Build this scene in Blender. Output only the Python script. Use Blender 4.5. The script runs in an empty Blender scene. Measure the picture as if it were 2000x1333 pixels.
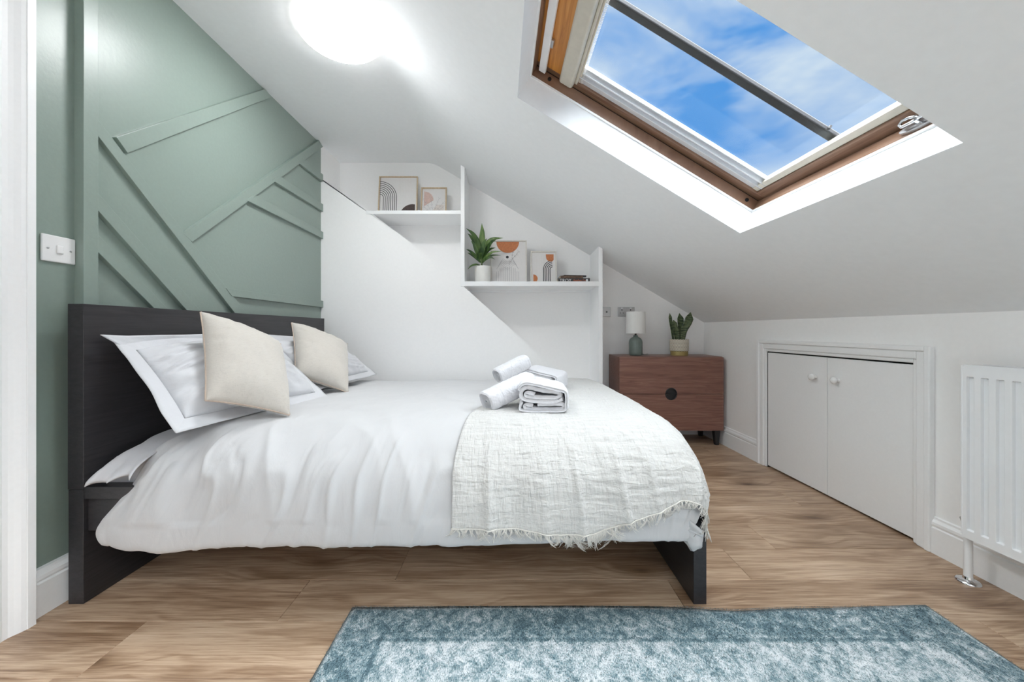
import bpy, bmesh, math, random
import numpy as np
from mathutils import Vector, Matrix

# ------------------------------------------------------------------ camera, world, lights, exposure
SC = bpy.context.scene
COL = SC.collection
F = 730.0                                   # focal length in pixels of the 2000 wide frame
cam_d = bpy.data.cameras.new('camera')
cam_d.sensor_width = 36.0
cam_d.sensor_fit = 'HORIZONTAL'
cam_d.lens = F / 2000 * 36.0
cam_d.shift_y = -21.5 / 2000
cam_d.clip_start = 0.02
cam = bpy.data.objects.new('camera', cam_d)
cam.location = (0, 0, 0.9)
cam.rotation_euler = (math.radians(90), 0, 0)
COL.objects.link(cam)
SC.camera = cam
SC.view_settings.view_transform = 'Standard'
SC.view_settings.look = 'None'
SC.view_settings.exposure = 1.42
SC.view_settings.gamma = 1.0
SC.view_settings.use_curve_mapping = False
SC.cycles.max_bounces = 16
SC.cycles.diffuse_bounces = 12

def U(u, v, Y):
    """point at depth Y behind the photograph's position (u, v)"""
    return Vector(((u - 1000) * Y / F, Y, 0.9 - (v - 645) * Y / F))

LAMP_STRENGTH = 16.0
world = bpy.data.worlds.new('sky')
SC.world = world
world.use_nodes = True
wn, wl = world.node_tree.nodes, world.node_tree.links
wn.clear()
w_out = wn.new('ShaderNodeOutputWorld')
w_bg = wn.new('ShaderNodeBackground')
w_bg.inputs['Strength'].default_value = 0.50
w_tc = wn.new('ShaderNodeTexCoord')
w_map = wn.new('ShaderNodeMapping')
w_map.inputs['Rotation'].default_value = (0.5, 0.35, 0.2)
w_map.inputs['Scale'].default_value = (1.5, 1.5, 4.2)
w_map.inputs['Location'].default_value = (1.088, 2.9943, 6.4934)
w_n = wn.new('ShaderNodeTexNoise')
w_n.inputs['Scale'].default_value = 1.35
w_n.inputs['Detail'].default_value = 5
w_n.inputs['Roughness'].default_value = 0.56
w_n.inputs['Distortion'].default_value = 0.35
w_r = wn.new('ShaderNodeValToRGB')
w_r.color_ramp.elements[0].position = 0.38
w_r.color_ramp.elements[0].color = (0, 0, 0, 1)
w_r.color_ramp.elements[1].position = 0.62
w_r.color_ramp.elements[1].color = (1, 1, 1, 1)
w_m = wn.new('ShaderNodeMix')
w_m.data_type = 'RGBA'
w_m.inputs[6].default_value = (0.075, 0.255, 0.60, 1)
w_m.inputs[7].default_value = (0.57, 0.64, 0.70, 1)
wl.new(w_tc.outputs['Generated'], w_map.inputs['Vector'])
wl.new(w_map.outputs[0], w_n.inputs['Vector'])
wl.new(w_n.outputs[0], w_r.inputs[0])
wl.new(w_r.outputs[0], w_m.inputs[0])
wl.new(w_m.outputs[2], w_bg.inputs['Color'])
wl.new(w_bg.outputs[0], w_out.inputs[0])

# the roof's own frame: origin at the far low corner of the skylight opening
TH = math.atan(0.59)
E1 = Vector((0.0302861, -0.9995413, 0)).normalized()          # along the eaves, towards the camera
ES = Vector((-0.86087417, -0.02608449, 0.50814886)).normalized()  # up the slope
EN = Vector((0.50791576, 0.01538985, 0.86126926)).normalized()    # out through the roof
RO = Vector((1.05557711, 1.73162087, 1.34832376))
def R(a, s, n=0.0):
    return RO + E1 * a + ES * s + EN * n
OPA, OPS = 0.837, 1.198                     # opening size
OFF2 = 1.95                                 # offset of the invented second skylight behind the camera, added for light

def area(name, loc, direction, sx, sy, power, col=(1, 1, 1), portal=False):
    d = bpy.data.lights.new(name, 'AREA')
    d.shape = 'RECTANGLE'
    d.size, d.size_y = sx, sy
    d.energy = power
    d.color = col
    o = bpy.data.objects.new(name, d)
    o.location = loc
    o.rotation_euler = Vector(direction).to_track_quat('-Z', 'Y').to_euler()
    COL.objects.link(o)
    if portal:
        d.cycles.is_portal = True
    return o
for k, off in enumerate((0, OFF2)):
    o = area('skylight_portal', R(off + OPA / 2, OPS / 2, 0.40), -EN, 0.84, 1.2, 1, portal=True)
    m3 = Matrix((E1, ES, EN)).transposed()
    o.rotation_euler = m3.to_euler()
# added fill light at the made-up window behind the photographer
area('rear_fill_light', (-0.6, -1.56, 1.25), (0.15, 1, -0.05), 1.3, 1.5, 2.0, (0.96, 0.98, 1.0))
# added fill light shining in through the invented second skylight
o2 = area('rear_roof_fill', R(OFF2 + OPA / 2, OPS / 2, 0.30), -EN, 0.75, 1.1, 4, (0.95, 0.98, 1.0))
# added sun lamp, very wide and soft, to strengthen daylight through the roof
sd = bpy.data.lights.new('daylight_boost_sun', 'SUN')
sd.energy = 10.5
sd.angle = math.radians(110)
sd.color = (0.93, 0.965, 1.0)
so_ = bpy.data.objects.new('daylight_boost_sun', sd)
so_.rotation_euler = Vector((-0.12, 0.10, -0.98)).to_track_quat('-Z', 'Y').to_euler()
COL.objects.link(so_)

# ------------------------------------------------------------------ materials
MATS = {}
def new_mat(name):
    m = bpy.data.materials.new(name)
    m.use_nodes = True
    n, l = m.node_tree.nodes, m.node_tree.links
    b = n['Principled BSDF']
    MATS[name] = m
    return m, n, l, b
def coords(n, l, scale=(1, 1, 1), rnd=False, rot=(0, 0, 0)):
    tc = n.new('ShaderNodeTexCoord')
    mp = n.new('ShaderNodeMapping')
    mp.inputs['Scale'].default_value = scale
    mp.inputs['Rotation'].default_value = rot
    l.new(tc.outputs['Object'], mp.inputs['Vector'])
    if rnd:
        oi = n.new('ShaderNodeObjectInfo')
        vm = n.new('ShaderNodeVectorMath'); vm.operation = 'SCALE'
        vm.inputs[0].default_value = (37.0, 23.0, 11.0)
        l.new(oi.outputs['Random'], vm.inputs['Scale'])
        l.new(vm.outputs[0], mp.inputs['Location'])
    return mp
def noise(n, l, mp, scale, detail=4, rough=0.5, dist=0.0):
    t = n.new('ShaderNodeTexNoise')
    t.inputs['Scale'].default_value = scale
    t.inputs['Detail'].default_value = detail
    t.inputs['Roughness'].default_value = rough
    t.inputs['Distortion'].default_value = dist
    l.new(mp.outputs[0], t.inputs['Vector'])
    return t
def ramp(n, l, src, stops):
    r = n.new('ShaderNodeValToRGB')
    e = r.color_ramp.elements
    while len(e) < len(stops):
        e.new(0.5)
    for k, (p, c) in enumerate(stops):
        e[k].position = p
        e[k].color = (*c, 1) if len(c) == 3 else c
    l.new(src, r.inputs[0])
    return r
def bump(n, l, b, src, strength, dist, prev=None):
    bp = n.new('ShaderNodeBump')
    bp.inputs['Strength'].default_value = strength
    bp.inputs['Distance'].default_value = dist
    l.new(src, bp.inputs['Height'])
    if prev is not None:
        l.new(prev.outputs[0], bp.inputs['Normal'])
    l.new(bp.outputs[0], b.inputs['Normal'])
    return bp
def mathn(n, l, op, a, b_=None, v=0.0, clamp=False):
    m = n.new('ShaderNodeMath'); m.operation = op; m.use_clamp = clamp
    l.new(a, m.inputs[0])
    if b_ is not None:
        l.new(b_, m.inputs[1])
    else:
        m.inputs[1].default_value = v
    return m
def mixc(n, l, fac, A, B, mode='MIX'):
    m = n.new('ShaderNodeMix'); m.data_type = 'RGBA'; m.blend_type = mode
    if isinstance(fac, float): m.inputs[0].default_value = fac
    else: l.new(fac, m.inputs[0])
    for k, c in ((6, A), (7, B)):
        if isinstance(c, tuple): m.inputs[k].default_value = (*c, 1)
        else: l.new(c, m.inputs[k])
    return m
def plain(name, col, rough=0.6, metal=0.0, nscale=40, nstr=0.05, ndist=0.001, var=0.04, coat=0, sheen=0):
    m, n, l, b = new_mat(name)
    b.inputs['Roughness'].default_value = rough
    b.inputs['Metallic'].default_value = metal
    if coat: b.inputs['Coat Weight'].default_value = coat
    if sheen: b.inputs['Sheen Weight'].default_value = sheen
    mp = coords(n, l)
    t = noise(n, l, mp, nscale, 5)
    lo = tuple(max(0, c * (1 - var)) for c in col)
    hi = tuple(min(1, c * (1 + var)) for c in col)
    r = ramp(n, l, t.outputs[0], [(0.3, lo), (0.7, hi)])
    l.new(r.outputs[0], b.inputs['Base Color'])
    if nstr: bump(n, l, b, t.outputs[0], nstr, ndist)
    return m
plain('white_wall', (0.91, 0.905, 0.90), 0.75, nscale=60, nstr=0.10, ndist=0.0015, var=0.01)
plain('white_ceiling', (0.895, 0.91, 0.925), 0.8, nscale=35, nstr=0.10, ndist=0.0015, var=0.012)
plain('white_gloss', (0.89, 0.895, 0.90), 0.32, nscale=90, nstr=0.03, var=0.01)
plain('white_plastic', (0.82, 0.82, 0.82), 0.25, nstr=0, var=0.01)
plain('radiator_white', (0.83, 0.84, 0.85), 0.28, nstr=0.02, var=0.01)
plain('sage_paint', (0.25, 0.312, 0.275), 0.34, nscale=70, nstr=0.22, ndist=0.002, var=0.02)
plain('black_metal', (0.02, 0.02, 0.022), 0.4, nstr=0.02)
plain('dark_hole', (0.01, 0.01, 0.012), 0.7, nstr=0)
plain('chrome', (0.75, 0.76, 0.78), 0.12, 1.0, nstr=0)
plain('brushed_steel', (0.52, 0.52, 0.53), 0.36, 1.0, nscale=120, nstr=0.04)
plain('aluminium', (0.80, 0.82, 0.85), 0.25, 0.35, nscale=120, nstr=0.03)
plain('cream_plastic', (0.62, 0.58, 0.50), 0.5, nstr=0.02)
plain('bar_grey', (0.035, 0.032, 0.036), 0.5, nscale=150, nstr=0.3, var=0.3)
plain('ceramic_white', (0.74, 0.73, 0.70), 0.35, nscale=25, nstr=0.04)
plain('ceramic_green', (0.15, 0.19, 0.172), 0.28, nscale=25, nstr=0.03, var=0.08)
plain('gold_band', (0.42, 0.33, 0.13), 0.45, 0.3, nscale=60, nstr=0.03)
plain('soil', (0.05, 0.035, 0.022), 0.9, nscale=150, nstr=0.6, ndist=0.003, var=0.4)
plain('ink_black', (0.03, 0.03, 0.035), 0.8, nstr=0)
plain('ink_terracotta', (0.52, 0.19, 0.08), 0.8, nscale=90, nstr=0, var=0.12)
plain('ink_brown', (0.09, 0.065, 0.06), 0.8, nscale=90, nstr=0, var=0.25)
plain('ink_pink', (0.62, 0.45, 0.40), 0.8, nscale=60, nstr=0, var=0.08)
plain('ink_blush', (0.66, 0.60, 0.56), 0.8, nscale=60, nstr=0, var=0.05)
plain('ink_grey', (0.36, 0.34, 0.36), 0.8, nstr=0)
plain('paper', (0.72, 0.70, 0.69), 0.7, nscale=80, nstr=0, var=0.015)
plain('book_black', (0.03, 0.028, 0.03), 0.4, nscale=80, nstr=0.05, var=0.2)
plain('book_brown', (0.13, 0.075, 0.05), 0.5, nscale=50, nstr=0.1, var=0.5)
plain('book_pages', (0.60, 0.54, 0.44), 0.8, nscale=200, nstr=0.2)
plain('book_white', (0.78, 0.78, 0.78), 0.5, nstr=0)
plain('book_orange', (0.60, 0.16, 0.06), 0.5, nstr=0)
plain('cable_grey', (0.25, 0.26, 0.26), 0.4, nstr=0)
plain('frame_oak', (0.55, 0.42, 0.28), 0.5, nscale=60, nstr=0.1, var=0.12)
plain('frame_pale', (0.66, 0.63, 0.58), 0.5, nscale=60, nstr=0.1, var=0.05)
plain('stem_green', (0.10, 0.15, 0.05), 0.5, nscale=60, nstr=0.1, var=0.2)

def emissive(name, col, strength):
    m, n, l, b = new_mat(name)
    b.inputs['Base Color'].default_value = (0.9, 0.9, 0.9, 1)
    b.inputs['Emission Color'].default_value = (*col, 1)
    b.inputs['Emission Strength'].default_value = strength
emissive('lamp_glow', (0.975, 0.985, 1.0), LAMP_STRENGTH)
emissive('lamp_edge', (1.0, 0.985, 0.96), 1.3)
emissive('added_lamp_glow', (0.98, 0.99, 1.0), 10.0)  # glow of the extra ceiling light added out of view

def fabric(name, col, weave=900, crease=7.0, cstr=0.35, var=0.02, stretch=(1, 1, 1), sheen=0.3, wstr=0.15):
    m, n, l, b = new_mat(name)
    b.inputs['Roughness'].default_value = 0.85
    b.inputs['Sheen Weight'].default_value = sheen
    mp = coords(n, l, stretch)
    mp2 = coords(n, l)
    a = noise(n, l, mp, crease, 6, 0.55, 0.6)
    wv = noise(n, l, mp2, weave, 2, 0.5)
    r = ramp(n, l, a.outputs[0], [(0.3, tuple(c * (1 - var) for c in col)), (0.7, tuple(min(1, c * (1 + var)) for c in col))])
    l.new(r.outputs[0], b.inputs['Base Color'])
    b1 = bump(n, l, b, a.outputs[0], cstr, 0.02)
    bump(n, l, b, wv.outputs[0], wstr, 0.0006, b1)
    return m, n, l, b
fabric('duvet_cotton', (0.55, 0.55, 0.56), 700, 6, 0.20, 0.006, (2.2, 1, 1.0))
fabric('pillow_cotton', (0.61, 0.615, 0.64), 700, 7, 0.30, 0.006, (1, 1, 2.2))
fabric('sheet_cotton', (0.60, 0.60, 0.625), 700, 8, 0.3, 0.006)
fabric('terry', (0.66, 0.66, 0.69), 420, 30, 0.35, 0.015, wstr=0.8)
# linen with a visible slub
m, n, l, b = fabric('linen', (0.64, 0.585, 0.51), 500, 9, 0.22, 0.012)
mp = coords(n, l, (60, 60, 900)); t1 = noise(n, l, mp, 1.0, 3)
mp = coords(n, l, (700, 700, 50)); t2 = noise(n, l, mp, 1.0, 3)
ad = mathn(n, l, 'ADD', t1.outputs[0], t2.outputs[0])
rr = ramp(n, l, ad.outputs[0], [(0.3, (0.86, 0.86, 0.86)), (0.75, (1.0, 1.0, 1.0))])
rr.color_ramp.elements[0].position = 0.7; rr.color_ramp.elements[1].position = 1.0
mx = mixc(n, l, 1.0, (0.58, 0.545, 0.495), rr.outputs[0], 'MULTIPLY')
l.new(mx.outputs[2], b.inputs['Base Color'])
# crinkled gauze of the throw
m, n, l, b = fabric('gauze', (0.58, 0.575, 0.56), 600, 12, 0.2, 0.012)
mp = coords(n, l, (14, 60, 75)); t1 = noise(n, l, mp, 1.0, 3, 0.55, 0.4)
mp = coords(n, l, (110, 30, 22)); t2 = noise(n, l, mp, 1.0, 3, 0.5, 0.3)
ad = mathn(n, l, 'ADD', t1.outputs[0], t2.outputs[0])
bump(n, l, b, ad.outputs[0], 0.9, 0.008)
plain('fringe', (0.66, 0.64, 0.60), 0.9, nscale=200, nstr=0.1, sheen=0.3)
plain('shade_cloth', (0.80, 0.80, 0.78), 0.85, nscale=300, nstr=0.2)
plain('seam_brown', (0.50, 0.40, 0.33), 0.9, nscale=200, nstr=0.2)

# dark stained bed wood
m, n, l, b = new_mat('black_brown_wood')
b.inputs['Roughness'].default_value = 0.42
mp = coords(n, l, (30, 3, 60)); t = noise(n, l, mp, 1.6, 6, 0.6, 0.8)
r = ramp(n, l, t.outputs[0], [(0.3, (0.020, 0.019, 0.022)), (0.72, (0.040, 0.037, 0.040))])
l.new(r.outputs[0], b.inputs['Base Color'])
bump(n, l, b, t.outputs[0], 0.25, 0.0012)
# walnut of the chest, grain along x
m, n, l, b = new_mat('walnut')
b.inputs['Roughness'].default_value = 0.38
mp = coords(n, l, (2.2, 40, 40)); t = noise(n, l, mp, 1.5, 6, 0.62, 1.2)
r = ramp(n, l, t.outputs[0], [(0.28, (0.15, 0.062, 0.045)), (0.5, (0.23, 0.108, 0.080)), (0.74, (0.31, 0.165, 0.125))])
l.new(r.outputs[0], b.inputs['Base Color'])
bump(n, l, b, t.outputs[0], 0.1, 0.001)
# pine of the roof window
def pine(name, cols, sc):
    m, n, l, b = new_mat(name)
    b.inputs['Roughness'].default_value = 0.35
    mp = coords(n, l, sc); t = noise(n, l, mp, 1.0, 5, 0.6, 1.0)
    r = ramp(n, l, t.outputs[0], [(0.3, cols[0]), (0.55, cols[1]), (0.75, cols[2])])
    l.new(r.outputs[0], b.inputs['Base Color'])
    bump(n, l, b, t.outputs[0], 0.15, 0.001)
PB = ((0.17, 0.085, 0.05), (0.27, 0.155, 0.10), (0.36, 0.235, 0.165))
pine('pine_slope', PB, (3, 90, 3))          # grain up the slope
pine('pine_eaves', PB, (70, 2.5, 70))       # grain along the eaves
pine('pine_orange', ((0.42, 0.15, 0.025), (0.60, 0.25, 0.05), (0.70, 0.34, 0.09)), (60, 2.5, 60))

# laminate planks: grain along x, a knot or two on each plank
m, n, l, b = new_mat('oak_laminate')
mp = coords(n, l, (1.0, 1.0, 1.0), rnd=True)
ky = n.new('ShaderNodeMapping'); ky.inputs['Scale'].default_value = (2.0, 6.0, 1)
l.new(mp.outputs[0], ky.inputs['Vector'])
vo = n.new('ShaderNodeTexVoronoi'); vo.inputs['Scale'].default_value = 1.0
vo.inputs['Randomness'].default_value = 1.0
l.new(ky.outputs[0], vo.inputs['Vector'])
sw = ramp(n, l, vo.outputs['Distance'], [(0.0, (1, 1, 1)), (0.45, (0, 0, 0))])       # bend of the grain round a knot
gm = n.new('ShaderNodeMapping'); gm.inputs['Scale'].default_value = (1.3, 17, 1)
l.new(mp.outputs[0], gm.inputs['Vector'])
cmb = n.new('ShaderNodeCombineXYZ'); 
sm = mathn(n, l, 'MULTIPLY', sw.outputs[0], v=1.15)
l.new(sm.outputs[0], cmb.inputs[1])
va = n.new('ShaderNodeVectorMath'); va.operation = 'ADD'
l.new(gm.outputs[0], va.inputs[0]); l.new(cmb.outputs[0], va.inputs[1])
g1 = n.new('ShaderNodeTexNoise'); g1.inputs['Scale'].default_value = 1.0; g1.inputs['Detail'].default_value = 3; g1.inputs['Distortion'].default_value = 0.5
l.new(va.outputs[0], g1.inputs['Vector'])
rings = mathn(n, l, 'MULTIPLY', g1.outputs[0], v=34.0)
rs = mathn(n, l, 'SINE', rings.outputs[0])
fm = n.new('ShaderNodeMapping'); fm.inputs['Scale'].default_value = (7, 210, 1)
l.new(mp.outputs[0], fm.inputs['Vector'])
g2 = noise(n, l, fm, 1.0, 4, 0.65, 0.3)
bm_ = n.new('ShaderNodeMapping'); bm_.inputs['Scale'].default_value = (1.6, 7, 1)
l.new(mp.outputs[0], bm_.inputs['Vector'])
g3 = noise(n, l, bm_, 1.0, 3, 0.5, 0.4)
s1 = mathn(n, l, 'MULTIPLY', rs.outputs[0], v=0.055)
s2 = mathn(n, l, 'MULTIPLY', g2.outputs[0], v=0.62)
s3 = mathn(n, l, 'MULTIPLY', g3.outputs[0], v=0.46)
s4 = mathn(n, l, 'ADD', s1.outputs[0], s2.outputs[0])
s5 = mathn(n, l, 'ADD', s4.outputs[0], s3.outputs[0])
cr = ramp(n, l, s5.outputs[0], [(0.36, (0.22, 0.13, 0.075)), (0.50, (0.37, 0.25, 0.165)), (0.64, (0.53, 0.39, 0.275)), (0.78, (0.66, 0.52, 0.395))])
kn = ramp(n, l, vo.outputs['Distance'], [(0.02, (0.22, 0.16, 0.12)), (0.10, (0.62, 0.56, 0.50)), (0.26, (1, 1, 1))])
mx = mixc(n, l, 1.0, cr.outputs[0], kn.outputs[0], 'MULTIPLY')
oi = n.new('ShaderNodeObjectInfo')
tr = ramp(n, l, oi.outputs['Random'], [(0.0, (0.90, 0.88, 0.86)), (1.0, (1.06, 1.04, 1.02))])
mx2 = mixc(n, l, 1.0, mx.outputs[2], tr.outputs[0], 'MULTIPLY')
l.new(mx2.outputs[2], b.inputs['Base Color'])
b.inputs['Roughness'].default_value = 0.38
bump(n, l, b, g2.outputs[0], 0.12, 0.001)

# blind cloth, hem
plain('blind_cloth', (0.62, 0.56, 0.47), 0.8, nscale=200, nstr=0.1)
plain('bead_white', (0.75, 0.73, 0.72), 0.4, nstr=0)

# glass: thin and clear
m, n, l, b = new_mat('window_glass')
n.remove(b)
out = [x for x in n if x.type == 'OUTPUT_MATERIAL'][0]
tb = n.new('ShaderNodeBsdfTransparent'); tb.inputs[0].default_value = (0.97, 0.985, 0.98, 1)
gb = n.new('ShaderNodeBsdfGlossy'); gb.inputs['Roughness'].default_value = 0.02
ms = n.new('ShaderNodeMixShader')
ms.inputs[0].default_value = 0.012; l.new(tb.outputs[0], ms.inputs[1]); l.new(gb.outputs[0], ms.inputs[2])
l.new(ms.outputs[0], out.inputs[0])

# leaves
def leafmat(name, c1, c2, sc):
    m, n, l, b = new_mat(name)
    b.inputs['Roughness'].default_value = 0.4
    mp = coords(n, l, sc); t = noise(n, l, mp, 1.0, 3, 0.5, 0.5)
    r = ramp(n, l, t.outputs[0], [(0.42, c1), (0.58, c2)])
    l.new(r.outputs[0], b.inputs['Base Color'])
leafmat('dracaena_leaf', (0.022, 0.060, 0.014), (0.075, 0.14, 0.035), (30, 30, 10))
leafmat('dracaena_leaf_light', (0.07, 0.14, 0.03), (0.16, 0.24, 0.07), (40, 40, 10))
leafmat('snake_leaf', (0.035, 0.06, 0.028), (0.14, 0.18, 0.085), (20, 20, 170))
# herringbone pot
m, n, l, b = new_mat('pot_pattern')
b.inputs['Roughness'].default_value = 0.5
tc = n.new('ShaderNodeTexCoord'); sp = n.new('ShaderNodeSeparateXYZ'); l.new(tc.outputs['Object'], sp.inputs[0])
at = n.new('ShaderNodeMath'); at.operation = 'ARCTAN2'; l.new(sp.outputs[0], at.inputs[0]); l.new(sp.outputs[1], at.inputs[1])
a1 = mathn(n, l, 'MULTIPLY', at.outputs[0], v=22 / 6.2832)
a2 = mathn(n, l, 'PINGPONG', a1.outputs[0], v=0.5)
z1 = mathn(n, l, 'MULTIPLY', sp.outputs[2], v=95.0)
z2 = mathn(n, l, 'MULTIPLY', a2.outputs[0], v=1.4)
z3 = mathn(n, l, 'ADD', z1.outputs[0], z2.outputs[0])
z4 = mathn(n, l, 'FRACT', z3.outputs[0])
r = ramp(n, l, z4.outputs[0], [(0.5, (0.72, 0.68, 0.58)), (0.56, (0.30, 0.26, 0.20))])
r.color_ramp.interpolation = 'CONSTANT'
l.new(r.outputs[0], b.inputs['Base Color'])

# rug: faded border, motifs and streaks in the rug's own coordinates
def rugmat(name, rough):
    m, n, l, b = new_mat(name)
    b.inputs['Roughness'].default_value = rough
    b.inputs['Sheen Weight'].default_value = 0.2
    mp = coords(n, l)
    sp = n.new('ShaderNodeSeparateXYZ'); l.new(mp.outputs[0], sp.inputs[0])
    fine = coords(n, l, (420, 120, 1)); nf = noise(n, l, fine, 1.0, 3, 0.7)
    mid = coords(n, l, (34, 30, 1)); nm = noise(n, l, mid, 1.0, 5, 0.65, 0.6)
    big = coords(n, l, (7, 7, 1)); nb = noise(n, l, big, 1.0, 4, 0.6, 0.8)
    # distance to the edge of the rug (rug origin at the far left corner, x right, y towards us negative)
    def edge(src, size):
        c = mathn(n, l, 'ADD', src, v=-size / 2)
        ab = mathn(n, l, 'ABSOLUTE', c.outputs[0])
        return mathn(n, l, 'SUBTRACT', ab.outputs[0], v=size / 2)
    ny = mathn(n, l, 'MULTIPLY', sp.outputs[1], v=-1.0)
    ex = edge(sp.outputs[0], 1.86); ey = edge(ny.outputs[0], 1.30)
    mxe = mathn(n, l, 'MAXIMUM', ex.outputs[0], ey.outputs[0])
    d = mathn(n, l, 'MULTIPLY', mxe.outputs[0], v=-1.0)          # distance inward
    field = ramp(n, l, d.outputs[0], [(0.0, (0.30,) * 3), (0.012, (0.60,) * 3), (0.020, (0.30,) * 3), (0.118, (0.34,) * 3), (0.126, (0.46,) * 3), (0.133, (0.20,) * 3), (0.139, (0.20,) * 3), (0.146, (0.64,) * 3), (0.40, (0.55,) * 3)])
    # ring and bar motifs in the border
    mv = n.new('ShaderNodeVectorMath'); mv.operation = 'MULTIPLY'; mv.inputs[1].default_value = (8.6, 8.6, 0)
    l.new(mp.outputs[0], mv.inputs[0])
    fr2 = n.new('ShaderNodeVectorMath'); fr2.operation = 'FRACTION'; l.new(mv.outputs[0], fr2.inputs[0])
    sb = n.new('ShaderNodeVectorMath'); sb.operation = 'SUBTRACT'; sb.inputs[1].default_value = (0.5, 0.5, 0)
    l.new(fr2.outputs[0], sb.inputs[0])
    ln = n.new('ShaderNodeVectorMath'); ln.operation = 'LENGTH'; l.new(sb.outputs[0], ln.inputs[0])
    ring = ramp(n, l, ln.outputs['Value'], [(0.10, (0.55,) * 3), (0.17, (0.0,) * 3), (0.28, (0.0,) * 3), (0.33, (0.5,) * 3), (0.40, (0.0,) * 3)])
    fade = ramp(n, l, nb.outputs[0], [(0.42, (0, 0, 0)), (0.60, (1, 1, 1))])
    rf = mathn(n, l, 'MULTIPLY', ring.outputs[0], fade.outputs[0])
    rf2 = mathn(n, l, 'MULTIPLY', rf.outputs[0], v=0.45)
    q1 = mathn(n, l, 'ADD', field.outputs[0], rf2.outputs[0])
    m1 = mathn(n, l, 'ADD', nm.outputs[0], v=-0.5); m2 = mathn(n, l, 'MULTIPLY', m1.outputs[0], v=2.0)
    f1 = mathn(n, l, 'ADD', nf.outputs[0], v=-0.5); f2 = mathn(n, l, 'MULTIPLY', f1.outputs[0], v=2.2)
    b1 = mathn(n, l, 'ADD', nb.outputs[0], v=-0.5); b2 = mathn(n, l, 'MULTIPLY', b1.outputs[0], v=0.7)
    q2 = mathn(n, l, 'ADD', q1.outputs[0], m2.outputs[0])
    q3 = mathn(n, l, 'ADD', q2.outputs[0], f2.outputs[0])
    q4 = mathn(n, l, 'ADD', q3.outputs[0], b2.outputs[0])
    cr = ramp(n, l, q4.outputs[0], [(0.0, (0.060, 0.115, 0.145)), (0.25, (0.12, 0.215, 0.255)), (0.5, (0.28, 0.37, 0.40)), (0.72, (0.50, 0.56, 0.59)), (1.0, (0.70, 0.73, 0.75))])
    l.new(cr.outputs[0], b.inputs['Base Color'])
    bump(n, l, b, nf.outputs[0], 0.5, 0.003)
rugmat('rug_wool', 0.95)

# ------------------------------------------------------------------ helpers
ORG = {}
def tag(o, label=None, cat=None, group=None, kind=None):
    if label: o['label'] = label
    if cat: o['category'] = cat
    if group: o['group'] = group
    if kind: o['kind'] = kind
    return o
def empty(name, loc, label=None, cat=None, group=None):
    o = bpy.data.objects.new(name, None)
    o.empty_display_size = 0.05
    o.location = loc
    COL.objects.link(o)
    ORG[o.name] = Vector(loc)
    return tag(o, label, cat, group)
def link(name, me, mat, parent, smooth, org):
    for m_ in (mat if isinstance(mat, (list, tuple)) else [mat]):
        me.materials.append(MATS[m_])
    if smooth:
        me.polygons.foreach_set('use_smooth', [True] * len(me.polygons))
    me.update()
    o = bpy.data.objects.new(name, me)
    COL.objects.link(o)
    if parent is not None:
        o.parent = parent
        ORG[o.name] = ORG[parent.name]
    else:
        o.location = org
        ORG[o.name] = Vector(org)
    return o
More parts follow.
